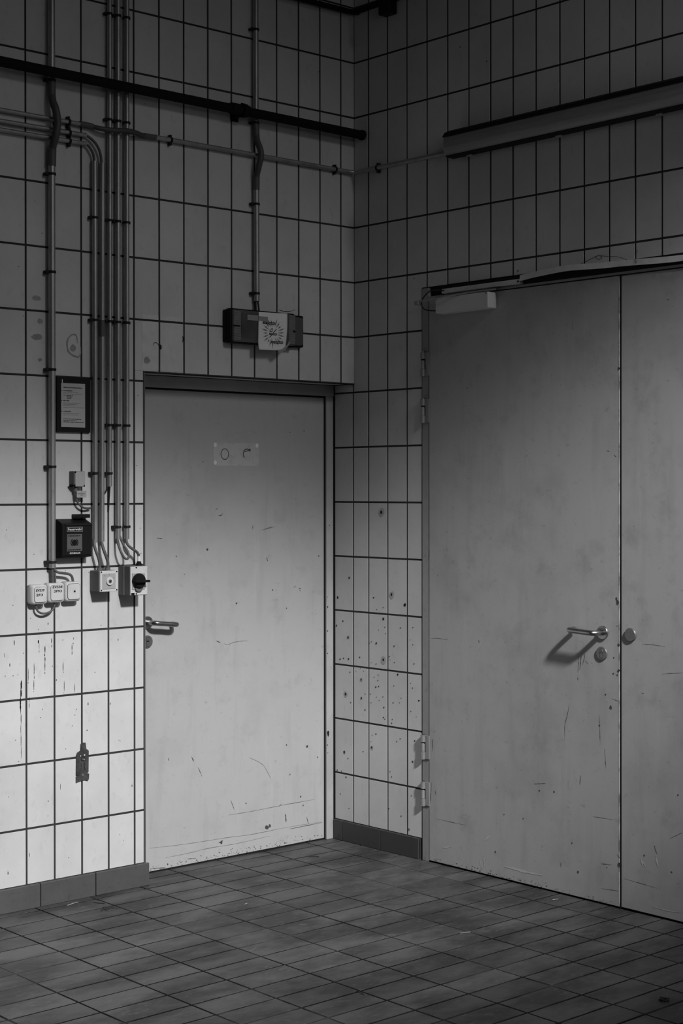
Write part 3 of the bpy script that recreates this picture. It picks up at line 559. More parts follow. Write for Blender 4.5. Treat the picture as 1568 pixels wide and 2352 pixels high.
# door closer on the double door
dc = thing('door_closer', 'silver box door closer at the top left of the double door', 'door closer', (0.73, -0.006, 2.364), 'R')
part('closer_body', box(0.581, 0.886, -0.060, -0.006, 2.3645, 2.4315, bev=0.004), 'closer', dc)
part('screw', join(box(0.872, 0.88, -0.0615, -0.058, 2.4235, 2.4305, bev=0.001)), 'darksteel', dc)
part('screw', box(0.588, 0.593, -0.0612, -0.058, 2.423, 2.428, bev=0.001), 'darksteel', dc)
bm = tub([(0.492, -0.084, 2.4205), (0.60, -0.075, 2.4285), (0.76, -0.055, 2.4375), (0.90, -0.03, 2.442)], 0.0042, 10, smooth=6)
part('closer_arm', bm, 'hinge', dc)
part('arm_joint', box(0.486, 0.509, -0.094, -0.074, 2.407, 2.424, bev=0.002), 'hinge', dc)
part('closer_cable', tub([(0.60, -0.028, 2.464), (0.552, -0.03, 2.471), (0.513, -0.032, 2.466), (0.483, -0.034, 2.444), (0.47, -0.035, 2.424), (0.478, -0.035, 2.403), (0.505, -0.034, 2.388), (0.585, -0.03, 2.378)], 0.0028, 8, smooth=8), 'thincable', dc)

# rail and warped strip above the double door
rl = solid('trim_3', join(box(0.583, 1.029, -0.024, 0.01, 2.4535, 2.4725, bev=0.001)), 'rail', 'short pale metal rail above the door closer', 'trim', (0.583, 0, 2.4535), 'R', kind='structure')
part('rail_screw', tub([(1.02, -0.026, 2.4628), (1.02, -0.022, 2.4628)], 0.004, 10), 'ink', rl)
part('rail_gap_shade', box(0.583, 1.029, -0.012, 0.01, 2.4725, 2.4865), 'rubber_gap', rl)  # black filler standing for the shade in the slot over the rail
bm = bmesh.new(); n = 40; Lr = []
pts_t = [(1.030, 2.4865), (1.12, 2.4935), (1.2706, 2.5), (1.4883, 2.4925), (1.8298, 2.4825), (2.2, 2.4785), (2.613, 2.477)]
def lerp_t(u):
    for (a, za), (b, zb) in zip(pts_t[:-1], pts_t[1:]):
        if u <= b: k = (u - a) / (b - a); k = k * k * (3 - 2 * k) if a > 1.25 else k; return za + (zb - za) * k
    return pts_t[-1][1]
for i in range(n + 1):
    u = 1.030 + (2.613 - 1.030) * i / n; zt = lerp_t(u); dd = -0.02 - 0.014 * math.exp(-((u - 1.28) / 0.22) ** 2)
    Lr.append([bm.verts.new(p) for p in ((u, dd, zt), (u, dd - 0.003, zt - 0.023), (u, dd, zt - 0.0235), (u, dd + 0.002, zt - 0.001), (u, 0.004, zt))])
for a, b in zip(Lr[:-1], Lr[1:]):
    for i in range(4): bm.faces.new((a[i], b[i], b[i + 1], a[i + 1]))
bmesh.ops.recalc_face_normals(bm, faces=bm.faces)
st = solid('trim_4', bm, 'rail', 'warped pale metal strip bulging above the double door', 'trim', (1.03, 0, 2.46), 'R', kind='structure')
part('strip_void_shade', box(1.0295, 2.613, -0.002, 0.012, 2.4516, 2.4915), 'rubber_gap', st)  # black backing standing for the shade behind the warped strip
solid('loose_wire', tub([(1.273, -0.03, 2.482), (1.318, -0.012, 2.495), (1.362, -0.008, 2.509), (1.407, -0.008, 2.522), (1.427, -0.008, 2.524), (1.442, -0.009, 2.516), (1.429, -0.01, 2.509), (1.412, -0.011, 2.518), (1.42, -0.010, 2.524), (1.47, -0.008, 2.517), (1.523, -0.01, 2.508), (1.575, -0.022, 2.49)], 0.0011, 6, smooth=6), 'thincable', 'thin looped wire sticking up over the warped strip', 'wire', (1.4, -0.01, 2.48), 'R')
solid('loose_wire', tub([(1.618, -0.012, 2.526), (1.61, -0.014, 2.511), (1.612, -0.022, 2.491), (1.62, -0.027, 2.472), (1.623, -0.027, 2.484)], 0.0008, 6, smooth=6), 'thincable', 'short hooked wire end at the right of the warped strip', 'wire', (1.615, -0.01, 2.49), 'R')

# ------------------------------------------------------------------ conduits, pipes
def clip_v(par, x, z, r, yax, lug=-1, ln=0.013):
    """clip round a vertical conduit with a lug at one side"""
    bm = bmesh.new(); tube(bm, [(x, yax, z - 0.0045), (x, yax, z + 0.0045)], r + 0.003, 16)
    bx(bm, x - r - ln if lug < 0 else x + r - 0.002, x - r + 0.002 if lug < 0 else x + r + ln, yax - 0.004, -0.001, z - 0.0055, z + 0.0055, bev=0.002)
    bx(bm, x - r * 0.8, x + r * 0.8, yax, -0.0008, z - 0.0045, z + 0.0045)
    return part('pipe_clip', bm, 'clampm', par)
def clip_h(par, x, z, r, yax):
    bm = bmesh.new(); tube(bm, [(x - 0.0045, yax, z), (x + 0.0045, yax, z)], r + 0.003, 16)
    bx(bm, x - 0.0055, x + 0.0055, yax - 0.003, -0.001, z - r - 0.012, z + r + 0.012, bev=0.002)
    return part('pipe_clip', bm, 'clampm', par)

# conduit A (left, full height)
YA = -0.022; ra = 0.0138
ca = thing('vertical_conduit', 'long grey conduit pipe running down to the three sockets', 'conduit', (-1.603, YA, 1.311))
part('pipe', tub([(-1.6025, YA, 3.19), (-1.6025, YA, ZT2)], ra, 16), 'conduit', ca)
part('pipe', tub([(-1.603, YA, 1.311), (-1.6025, YA, 2.90)], ra, 16), 'conduit', ca)
part('sleeve', tub([(-1.6025, YA, 2.872), (-1.602, YA - 0.002, 2.936)], 0.0168, 16), 'sleeve', ca)
part('sleeve', tub([(-1.6025, YA, 3.205), (-1.6035, YA - 0.003, 3.14)], 0.0155, 16), 'sleeve', ca)
bm = bmesh.new(); flexpipe(bm, [(-1.6035, YA - 0.002, 3.15), (-1.605, -0.034, 3.118), (-1.600, -0.048, 3.085), (-1.595, -0.053, 3.035), (-1.600, -0.047, 2.985), (-1.6025, -0.03, 2.945), (-1.602, YA, 2.92)], 0.0142)
part('flexible_pipe', bm, 'flex', ca)
for z in (3.2031, 2.8402, 2.4602, 2.0818, 1.705, 1.3348): clip_v(ca, -1.6027, z, ra, YA)
clip_v(ca, -1.6025, 3.75, ra, YA)

# conduit B (to the emergency lamp)
YB = -0.02; rb = 0.0125
cb = thing('vertical_conduit', 'grey conduit pipe dropping to the lamp above the single door', 'conduit', (-0.586, YB, 2.4266))
part('pipe', tub([(-0.5885, YB, 3.18), (-0.5905, YB, ZT2)], rb, 16), 'conduit', cb)
part('pipe', tub([(-0.5848, YB, 2.4266), (-0.5865, YB, 2.92)], rb, 16), 'conduit', cb)
part('sleeve', tub([(-0.5865, YB, 2.905), (-0.5868, YB - 0.002, 2.965)], 0.0142, 16), 'sleeve', cb)
part('sleeve', tub([(-0.5885, YB, 3.186), (-0.589, YB - 0.003, 3.135)], 0.0142, 16), 'sleeve', cb)
bm = bmesh.new(); flexpipe(bm, [(-0.589, YB - 0.002, 3.145), (-0.590, -0.032, 3.112), (-0.586, -0.044, 3.083), (-0.582, -0.048, 3.052), (-0.587, -0.042, 3.012), (-0.588, -0.028, 2.975), (-0.5868, YB, 2.955)], 0.0128)
part('flexible_pipe', bm, 'flex', cb)
for z in (3.5942, 3.1926, 2.8442, 2.4601): clip_v(cb, -0.5865 if z < 3 else -0.589, z, rb, YB)
part('cable', tub([(-0.589, YB, 2.43), (-0.590, YB, 2.415), (-0.5885, YB, 2.372)], 0.0042, 8, smooth=4), 'thincable', cb)
part('cable', tub([(-0.580, YB, 2.43), (-0.576, YB, 2.412), (-0.570, YB, 2.372)], 0.0038, 8, smooth=4), 'thincable', cb)

# black iron pipe
YP = -0.062
bp = thing('iron_pipe', 'thick black pipe running along the wall into the corner', 'pipe', (-1.0, YP, 3.225))
part('pipe', tub([(XL2, YP, 3.232), (0.0, YP, 3.2195)], 0.0198, 20), 'pipe', bp)
part('pipe_end', tub([(-0.016, YP, 3.2195), (-0.001, YP, 3.2195)], 0.0225, 20), 'pipe', bp)
bm = bmesh.new(); tube(bm, [(-0.757, YP, 3.2235), (-0.715, YP, 3.2235)], 0.024, 20); tube(bm, [(-0.70, YP, 3.2235), (-0.682, YP, 3.2235)], 0.031, 8); tube(bm, [(-0.682, YP, 3.2235), (-0.665, YP, 3.2235)], 0.025, 20)
part('pipe_union', bm, 'pipe', bp)
part('wall_bracket', join(box(-0.70, -0.684, YP, -0.0005, 3.20, 3.245), box(-0.712, -0.672, -0.005, -0.0005, 3.186, 3.262)), 'pipe', bp)
part('wall_bracket', join(box(-2.2, -2.184, YP, -0.0005, 3.20, 3.245), box(-2.21, -2.172, -0.005, -0.0005, 3.186, 3.262)), 'pipe', bp)

# horizontal conduits
YH = -0.016
c1 = thing('horizontal_conduit', 'uppermost horizontal conduit that continues to the corner and the tube lamp', 'conduit', (-1.0, YH, 3.056))
part('pipe', tub([(XL2, YH, 3.0555), (-1.46, YH, 3.0555)], 0.0092, 14), 'conduit', c1)
part('sleeve', tub([(-1.472, YH, 3.0565), (-1.425, YH, 3.0555), (-1.412, YH - 0.001, 3.053)], 0.0118, 14), 'sleeve', c1)
bm = bmesh.new(); flexpipe(bm, [(-1.415, YH - 0.002, 3.053), (-1.385, -0.035, 3.047), (-1.3355, -0.0445, 3.0465), (-1.2724, -0.0455, 3.054), (-1.2204, -0.038, 3.054), (-1.18, -0.022, 3.052), (-1.155, YH, 3.055)], 0.0092, step=0.0018)
part('flexible_pipe', bm, 'flex', c1)
part('sleeve', tub([(-1.168, YH - 0.001, 3.054), (-1.11, YH, 3.056)], 0.0112, 14), 'sleeve', c1)
part('pipe', tub([(-1.12, YH, 3.0562), (-0.06, YH, 3.0552), (-0.035, YH - 0.004, 3.0552), (-0.018, YH - 0.013, 3.0552), (-YH * -1.0, YH - 0.03, 3.0552)], 0.0102, 14), 'conduit', c1)
for x in (-1.5219, -1.034, -0.1284): clip_h(c1, x, 3.0555, 0.0098, YH)
c2 = thing('corner_conduit', 'grey conduit on the right wall between the corner and the tube lamp', 'conduit', (0.3, YH, 3.053), 'R')
part('pipe', tub([(0.045, YH, 3.0548), (0.66, YH, 3.0515)], 0.0102, 14), 'conduit', c2)
for u in (0.174, 0.612): clip_h(c2, u, 3.0535, 0.0102, YH)
for zz, lb, cp in ((3.0135, 'middle of the three short horizontal conduits at the left edge', [(-1.455, YH, 3.0135), (-1.432, YH - 0.002, 3.0105), (-1.40, YH - 0.004, 2.988), (-1.379, YH - 0.003, 2.955), (-1.369, YH, 2.905)]),
                   (2.9805, 'lowest of the three short horizontal conduits at the left edge', [(-1.455, YH, 2.9805), (-1.436, YH - 0.002, 2.9765), (-1.420, YH - 0.003, 2.96), (-1.409, YH - 0.002, 2.94), (-1.405, YH, 2.905)])):
    h = thing('horizontal_conduit', lb, 'conduit', (-1.8, YH, zz))
    part('pipe', tub([(XL2, YH, zz - 0.006), (-1.444, YH, zz + 0.001)], 0.0092, 14), 'conduit', h)
    part('cable', tub(cp, 0.0052, 10, smooth=6), 'cable', h)
    clip_h(h, -1.519, zz, 0.0092, YH); clip_h(h, -2.0, zz - 0.003, 0.0092, YH)

# vertical bundle
YD = -0.0185
GR = 'bundle of vertical conduits left of the single door'
def vcond(label, x0, z0, x1, z1, r, clips, lug=-1, cables=()):
    t = thing('bundled_conduit', label, 'conduit', (x0, YD, z0), group=GR)
    part('pipe', tub([(x0, YD, z0), (x1, YD, z1)], r, 16), 'conduit', t)
    for z in clips:
        k = (z - z0) / (z1 - z0); clip_v(t, x0 + (x1 - x0) * k, z, r, YD, lug, 0.011 if lug < 0 else 0.006)
    for pts, rr in cables: part('cable', tub(pts, rr, 10, smooth=6), 'cable', t)
    return t
k1 = [(-1.4105, YD, 1.42), (-1.412, -0.024, 1.395), (-1.411, -0.032, 1.376), (-1.4045, -0.038, 1.352), (-1.398, -0.040, 1.327), (-1.3975, -0.040, 1.298)]
k2 = [(-1.376, YD, 1.42), (-1.376, -0.026, 1.395), (-1.374, -0.034, 1.375), (-1.367, -0.040, 1.35), (-1.3605, -0.042, 1.327), (-1.3605, -0.042, 1.298)]
t = vcond('leftmost conduit of the vertical bundle ending above the key switch', -1.404, 1.4062, -1.405, 2.918, 0.0108, (2.6944, 2.2887, 1.6809), cables=[(k1, 0.0058)])
t = vcond('second conduit of the vertical bundle, with a sleeve halfway, above the key switch', -1.373, 1.4089, -1.3683, 2.9165, 0.0102, (), cables=[(k2, 0.0062)])
part('sleeve', tub([(-1.3715, YD, 2.225), (-1.3713, YD, 2.29)], 0.0115, 16), 'sleeve', t)
t = vcond('middle conduit of the vertical bundle that stops short above the fire box', -1.3356, 1.6282, -1.3325, ZT2, 0.0094, (3.93, 3.5149, 3.0926, 2.6912, 2.2878, 1.8738, 1.6809))
part('cable', tub([(-1.339, YD, 1.64), (-1.345, -0.013, 1.616), (-1.3565, -0.012, 1.598)], 0.0028, 8, smooth=5), 'thincable', t)
part('cable', tub([(-1.3335, YD, 1.64), (-1.333, -0.012, 1.60), (-1.3335, -0.006, 1.53)], 0.0028, 8, smooth=5), 'thincable', t)
loop = [(-1.3015, YD, 1.43), (-1.303, -0.028, 1.40), (-1.301, -0.042, 1.372), (-1.289, -0.05, 1.345), (-1.276, -0.052, 1.338), (-1.266, -0.05, 1.348), (-1.2675, -0.044, 1.368), (-1.279, -0.03, 1.396), (-1.2895, YD, 1.43)]
t = vcond('fourth conduit of the vertical bundle ending in a cable loop', -1.2966, 1.4159, -1.291, ZT2, 0.0108, (3.93, 3.5149, 3.0926, 2.6912, 2.2878, 1.8738, 1.4663), cables=[(loop, 0.0048)])
mc = [(-1.258, YD, 1.43), (-1.2605, -0.026, 1.405), (-1.256, -0.034, 1.39), (-1.240, -0.04, 1.376), (-1.222, -0.042, 1.364), (-1.2125, -0.042, 1.346), (-1.212, -0.042, 1.312)]
t = vcond('rightmost conduit of the vertical bundle feeding the main switch', -1.2548, 1.4168, -1.249, ZT2, 0.0108, (3.93, 3.5149, 3.0926, 2.6912, 2.2878, 1.8738, 1.4663), lug=1, cables=[(mc, 0.0055)])

# pipes at the very top of the corner
bm = tub([(XL2, -0.03, 3.745), (-0.05, -0.03, 3.7765), (-0.03, -0.034, 3.777), (-0.012, -0.05, 3.777)], 0.0125, 14)
tp = solid('ceiling_cable_pipe', bm, 'pipe', 'dark pipe high on the left wall meeting the corner at the top', 'pipe', (-1.0, -0.03, 3.77))
tr = thing('ceiling_cable_pipe', 'dark pipe high on the right wall with a black junction box', 'pipe', (0.3, -0.03, 3.77), 'R')
part('pipe', tub([(0.035, -0.03, 3.777), (UR2, -0.03, 3.792)], 0.0125, 14), 'pipe', tr)
part('junction_box', box(0.215, 0.285, -0.05, -0.001, 3.718, 3.80, bev=0.004), 'black', tr)

# ------------------------------------------------------------------ fittings on the left wall
# notice frame
nf = thing('fire_notice', 'black framed fire instructions notice between the conduits', 'notice', (-1.498, 0, 1.842))
bm = bmesh.new()
X0, X1, Z0, Z1 = -1.574, -1.421, 1.8415, 2.0575
for a in ((X0, X1, Z1 - 0.023, Z1), (X0, X1, Z0, Z0 + 0.0195), (X0, X0 + 0.019, Z0 + 0.0195, Z1 - 0.023), (X1 - 0.0225, X1, Z0 + 0.0195, Z1 - 0.023)): bx(bm, a[0], a[1], -0.011, -0.0006, a[2], a[3])
part('frame', bm, 'black', nf)
pp = part('sheet', box(X0 + 0.018, X1 - 0.022, -0.0085, -0.002, Z0 + 0.019, Z1 - 0.0225), 'sheet', nf)
PX0, PX1, PZ0, PZ1 = -1.555, -1.4445, 1.861, 2.0345
def pxz(fx, fz): return PX0 + (PX1 - PX0) * fx, PZ1 - (PZ1 - PZ0) * fz
yy = -0.0089; tx = []
for s, fx, fz, size, wd in (('VERHALTEN IM BRANDFALL', 0.10, 0.113, 0.0058, 0.80), ('1.', 0.012, 0.185, 0.0056, 0.05), ('ALARMIEREN', 0.10, 0.185, 0.0056, 0.38), ('2.', 0.012, 0.41, 0.0056, 0.05), ('RETTEN', 0.10, 0.41, 0.0056, 0.24), ('3.', 0.012, 0.655, 0.0056, 0.05), ('LÖSCHEN', 0.10, 0.655, 0.0056, 0.31)):
    x, z = pxz(fx, fz); part('heading', text_bm(s, x, yy, z - 0.0006, size, width=wd * (PX1 - PX0), bold=0.0002), 'ink', pp)
bm = bmesh.new()
def textline(bm, fx, fz, wd, h=0.0015):
    x = fx
    while x < fx + wd:
        l = min(random.uniform(0.03, 0.11), fx + wd - x); a, z = pxz(x, fz); b = pxz(x + l, fz)[0]
        poly(bm, [(a, z - h / 2), (b, z - h / 2), (b, z + h / 2), (a, z + h / 2)], yy); x += l + 0.014
for fx, fz, wd in ((0.1, 0.216, 0.62), (0.1, 0.25, 0.75), (0.1, 0.285, 0.12), (0.1, 0.455, 0.70), (0.1, 0.487, 0.56), (0.1, 0.52, 0.45), (0.1, 0.553, 0.88), (0.1, 0.692, 0.68), (0.1, 0.724, 0.60)): textline(bm, fx, fz, wd, 0.0013)
part('small_print', bm, 'fadeink', pp, 'faint lines of small print', 'stuff')
bm = bmesh.new()
for fx, fz, wd in ((0.24, 0.286, 0.26), (0.24, 0.318, 0.22), (0.24, 0.349, 0.18), (0.1, 0.816, 0.73), (0.1, 0.85, 0.58), (0.1, 0.882, 0.85)): textline(bm, fx, fz, wd, 0.0022)
part('small_print', bm, 'ink', pp, 'bold lines of small print', 'stuff')
part('hanging_tab', box(-1.5515, -1.5485, -0.0118, -0.0105, 2.0345, 2.0475), 'paper', nf)

# small grey sensor box with cable and tag
sb = thing('sensor_box', 'small grey sensor box with a hanging cable and tag', 'sensor', (-1.486, 0, 1.627))
part('housing', box(-1.5125, -1.4615, -0.0345, -0.0006, 1.6265, 1.6885, bev=0.002), 'greybox', sb)
part('cover', box(-1.5075, -1.4625, -0.0375, -0.034, 1.628, 1.6870, bev=0.001), 'lightgrey', sb)
for x, z in ((-1.5065, 1.6845), (-1.4665, 1.631)): bm = bmesh.new(); cylY(bm, x, z, 0.0034, -0.035, -0.0385, 12); part('screw', bm, 'ink', sb)
part('seal_plug', tub([(-1.5165, -0.012, 1.632), (-1.506, -0.037, 1.632)], 0.005, 12), 'ink', sb)
part('cable_gland', tub([(-1.495, -0.018, 1.628), (-1.495, -0.018, 1.607)], 0.008, 12), 'greybox', sb)
part('cable', tub([(-1.495, -0.018, 1.61), (-1.4945, -0.02, 1.587), (-1.485, -0.022, 1.562), (-1.4665, -0.022, 1.5475), (-1.4472, -0.02, 1.5425), (-1.422, -0.014, 1.5425)], 0.004, 10, smooth=6), 'cable', sb)
tg = part('cable_tag', box(-1.4975, -1.4525, -0.031, -0.0295, 1.585, 1.6115), 'lightgrey', sb)
bm = bmesh.new()
for a, b, z, h in ((-1.478, -1.472, 1.606, .002), (-1.494, -1.46, 1.6, .003), (-1.482, -1.468, 1.5945, .002)): poly(bm, [(a, z - h / 2), (b, z - h / 2), (b, z + h / 2), (a, z + h / 2)], -0.0313)
part('tag_print', bm, 'fadeink', tg, 'tiny print', 'stuff')

# fire brigade key box
fb = thing('fire_brigade_box', 'black fire brigade box with a framed white word', 'key box', (-1.507, 0, 1.353))
bm = bmesh.new(); prof = [(0.0, 1.347), (-0.046, 1.3525), (-0.05, 1.358), (-0.05, 1.477), (-0.046, 1.484), (0.0, 1.5015)]
a = [bm.verts.new((-1.5755, y - 0.0006, z)) for y, z in prof]; b = [bm.verts.new((-1.440, y - 0.0006, z)) for y, z in prof]
bm.faces.new(a); bm.faces.new(b[::-1])
for i in range(6): bm.faces.new((a[i], b[i], b[(i + 1) % 6], a[(i + 1) % 6]))
bmesh.ops.recalc_face_normals(bm, faces=bm.faces)
bmesh.ops.bevel(bm, geom=bm.edges[:], offset=0.0015, segments=2, affect='EDGES')
part('housing', bm, 'black', fb)
part('cover', box(-1.563, -1.445, -0.0535, -0.049, 1.360, 1.474, bev=0.0015), 'black', fb)
part('hood', box(-1.563, -1.442, -0.056, -0.046, 1.4755, 1.4805, bev=0.001), 'rubber_gap', fb)
yf = -0.0539
lb = part('name_frame', join(*[box(*q) for q in ((-1.5555, -1.485, yf - .0004, yf + .0002, 1.4685, 1.4697), (-1.5555, -1.485, yf - .0004, yf + .0002, 1.4522, 1.4534), (-1.5555, -1.5543, yf - .0004, yf + .0002, 1.4534, 1.4685), (-1.4862, -1.485, yf - .0004, yf + .0002, 1.4534, 1.4685))]), 'lightgrey', fb)
part('lettering', text_bm('Feuerwehr', -1.552, yf - 0.0003, 1.4567, 0.0135, width=0.0635, bold=0.0003), 'whiteink', lb)
sk = part('key_sticker', box(-1.556, -1.488, yf - 0.0006, yf + 0.0002, 1.3755, 1.4425), 'sticker', fb)
bm = bmesh.new(); cylY(bm, -1.523, 1.409, 0.0115, yf, yf - 0.003, 24); part('lock_hole', bm, 'ink', sk)
bm = bmesh.new(); ring_y(bm, -1.523, 1.409, 0.0135, 0.0175, yf - 0.0009, a0=-0.9, a1=1.0, seg=12); ring_y(bm, -1.523, 1.409, 0.0135, 0.0175, yf - 0.0009, a0=2.2, a1=4.1, seg=12); part('turn_arrow', bm, 'ink', sk)
bm = bmesh.new()
for z, a, b in ((1.4355, -1.551, -1.495), (1.381, -1.552, -1.493)):
    x = a
    while x < b: l = random.uniform(.004, .012); poly(bm, [(x, z - .0018), (min(x + l, b), z - .0018), (min(x + l, b), z + .0018), (x, z + .0018)], yf - 0.0009); x += l + .0015
part('small_print', bm, 'ink', sk, 'lines of small print', 'stuff')
part('lettering', text_bm('SCHRACK', -1.545, yf - 0.0003, 1.3655, 0.0085, shear=0.25, width=0.0505, bold=0.0003), 'whiteink', fb)
solid('mounting_bracket', join(box(-1.502, -1.437, -0.034, -0.0006, 1.5045, 1.5195, bev=0.002)), 'black', 'small black bracket standing on the fire brigade box', 'bracket', (-1.47, 0, 1.5045))

# three surface sockets
SG = 'surface boxes below the long conduit'
def sock(x0, x1, z0, z1, label, lines, rocker=False):
    t = thing('socket_box', label, 'socket', ((x0 + x1) / 2, 0, z0), group=SG)
    bm = bmesh.new(); rbox(bm, x0, x1, z0, z1, 0.012, -0.0006, -0.043, 0.009)
    part('housing', bm, 'box', t)
    m = 0.0085
    bm = bmesh.new(); rbox(bm, x0 + m, x1 - m, z0 + m, z1 - m, 0.009, -0.042, -0.0458, 0.0015)
    lid = part('lid', bm, 'box', t)
    bm = bmesh.new(); r = rrect(x0 + m - 0.0012, x1 - m + 0.0012, z0 + m - 0.0012, z1 - m + 0.0012, 0.010); prism(bm, r, -0.0434, -0.0425)
    part('lid_gap', bm, 'ink' if rocker else 'fadeink', lid)
    if rocker:
        part('indicator', box(-1.5215, -1.513, -0.0468, -0.0455, z0 + 0.036, z0 + 0.0425, bev=0.0005), 'ink', lid)
        part('indicator', box(-1.5255, -1.5205, -0.0467, -0.0455, z0 + 0.0375, z0 + 0.0415, bev=0.0005), 'whiteink', lid)
    else:
        bms = [text_bm(s, x, -0.0461, z, 0.0125, width=wd, bold=0.0004, shear=0.12) for s, x, z, wd in lines]
        part('handwriting', join(*bms), 'ink', lid)
    return t
s1 = sock(-1.7035, -1.6345, 1.1745, 1.2495, 'left surface socket box marked by hand EV539 2F3', [('EV539', -1.6905, 1.2245, 0.038), ('2F3', -1.690, 1.2065, 0.031)])
part('cable', tub([(-1.676, -0.022, 1.178), (-1.6745, -0.022, 1.162), (-1.668, -0.022, 1.148), (-1.655, -0.022, 1.1395), (-1.6357, -0.022, 1.1365), (-1.6124, -0.022, 1.1422), (-1.5965, -0.022, 1.1566), (-1.593, -0.022, 1.178)], 0.0042, 10, smooth=6), 'cable', s1)
s2 = sock(-1.631, -1.5585, 1.1775, 1.2535, 'middle surface socket box marked by hand EV538 2F93', [('EV538', -1.617, 1.2345, 0.044), ('2F93', -1.6115, 1.218, 0.037)])
part('cable', tub([(-1.6045, YA, 1.32), (-1.603, -0.024, 1.29), (-1.6015, -0.024, 1.25)], 0.0052, 10, smooth=4), 'cable', s2)
part('cable', tub([(-1.596, YA, 1.32), (-1.594, -0.026, 1.29), (-1.5925, -0.026, 1.25)], 0.0045, 10, smooth=4), 'cable', s2)
s3 = sock(-1.555, -1.4835, 1.179, 1.256, 'right surface box of the three with a plain rocker switch', [], True)
part('cable', tub([(-1.5985, YA - 0.002, 1.318), (-1.5945, -0.029, 1.302), (-1.580, -0.030, 1.2935), (-1.5564, -0.030, 1.290), (-1.5327, -0.030, 1.2855), (-1.519, -0.030, 1.2743), (-1.514, -0.030, 1.252)], 0.0052, 10, smooth=6), 'cable', s3)

# key switch
ks = thing('key_switch', 'grey key switch box below the bundled conduits', 'switch', (-1.375, 0, 1.2125))
part('housing', box(-1.4185, -1.333, -0.066, -0.0006, 1.2125, 1.2955, bev=0.003), 'greybox', ks)
part('cover', box(-1.4175, -1.334, -0.0745, -0.0655, 1.2130, 1.2955, bev=0.0015), 'box', ks)
part('face_plate', box(-1.408, -1.346, -0.0762, -0.074, 1.2225, 1.2840, bev=0.001), 'lightgrey', ks)
bm = bmesh.new(); cylY(bm, -1.3755, 1.2535, 0.0165, -0.075, -0.082, 28, 0.0015); kd = part('key_dial', bm, 'box', ks)
bm = bmesh.new(); cylY(bm, -1.3755, 1.2535, 0.0075, -0.08, -0.0835, 20, 0.0005); part('key_cylinder', bm, 'darksteel', kd)
bm = bmesh.new(); stroke(bm, [(-1.380, 1.2505), (-1.371, 1.2565)], 0.003, -0.0842, taper=False, jag=0); part('key_slot', bm, 'ink', kd)
for x, z in ((-1.412, 1.2905), (-1.340, 1.2905), (-1.412, 1.2185), (-1.340, 1.2185)): bm = bmesh.new(); cylY(bm, x, z, 0.0032, -0.074, -0.0752, 14, 0.0003); part('screw', bm, 'ink', ks)
bm = bmesh.new(); stroke(bm, [(-1.3755, 1.2765), (-1.3755, 1.283)], 0.0014, -0.0766, taper=False); stroke(bm, [(-1.399, 1.278), (-1.396, 1.274)], 0.0025, -0.0766, taper=False); stroke(bm, [(-1.355, 1.262), (-1.3555, 1.27)], 0.0016, -0.0766, taper=False); part('dial_mark', bm, 'fadeink', ks, 'position marks round the dial', 'stuff')
for x in (-1.398, -1.361): part('cable_gland', tub([(x, -0.040, 1.294), (x, -0.040, 1.306)], 0.0112, 14), 'greybox', ks)

# main switch
ms = thing('main_switch', 'grey isolator switch with a round black turn knob beside the door recess', 'switch', (-1.242, 0, 1.192))
part('housing', box(-1.2835, -1.199, -0.040, -0.0006, 1.1925, 1.3095, bev=0.0015), 'greybox', ms)
part('cover', box(-1.283, -1.1995, -0.082, -0.0412, 1.1925, 1.3095, bev=0.0015), 'greybox', ms)
part('seam', box(-1.2832, -1.1993, -0.0413, -0.0399, 1.1927, 1.3093), 'box', ms)
part('front_plate', box(-1.2815, -1.2005, -0.0845, -0.0815, 1.194, 1.308, bev=0.0008), 'box', ms)
part('knob_plate', box(-1.275, -1.2135, -0.0875, -0.084, 1.2165, 1.2815, bev=0.001), 'lightgrey', ms)
bm = bmesh.new(); cylY(bm, -1.2455, 1.2500, 0.0305, -0.087, -0.098, 36, 0.002); kb = part('turn_knob', bm, 'black', ms)
bm = bmesh.new(); cylY(bm, -1.2455, 1.2500, 0.0265, -0.0975, -0.103, 32, 0.002); bx(bm, -1.2735, -1.211, -0.122, -0.102, 1.2455, 1.2545, bev=0.002)
part('knob_grip', bm, 'black', kb)
bm = bmesh.new()
prism(bm, [(-1.264, 1.223), (-1.226, 1.223), (-1.231, 1.2125), (-1.237, 1.2085), (-1.252, 1.2085), (-1.259, 1.2125)], -0.094, -0.087)
part('padlock_tab', bm, 'greybox', ms)
for x, z in ((-1.254, 1.3035), (-1.254, 1.1985)): bm = bmesh.new(); cylY(bm, x, z, 0.0035, -0.084, -0.0852, 14, 0.0003); part('screw', bm, 'ink', ms)
lbp = part('rating_label', box(-1.2785, -1.2625, -0.0849, -0.084, 1.1945, 1.2030), 'ink', ms)
bm = bmesh.new(); tube(bm, [(-1.212, -0.042, 1.309), (-1.212, -0.042, 1.3145), (-1.212, -0.042, 1.327)], 0.01, 16, radii=[0.0135, 0.0125, 0.0068]); part('cable_boot', bm, 'ink', ms)
part('cable_marker', tub([(-1.212, -0.042, 1.327), (-1.212, -0.042, 1.347)], 0.0062, 12), 'paper', ms)
bm = bmesh.new(); rr = rrect(-0.022, -0.014, 1.2105, 1.2265, 0.003)
vs = [bm.verts.new((-1.2839, x, z)) for x, z in rr]; bm.faces.new(vs); part('knockout', bm, 'fadeink', ms)

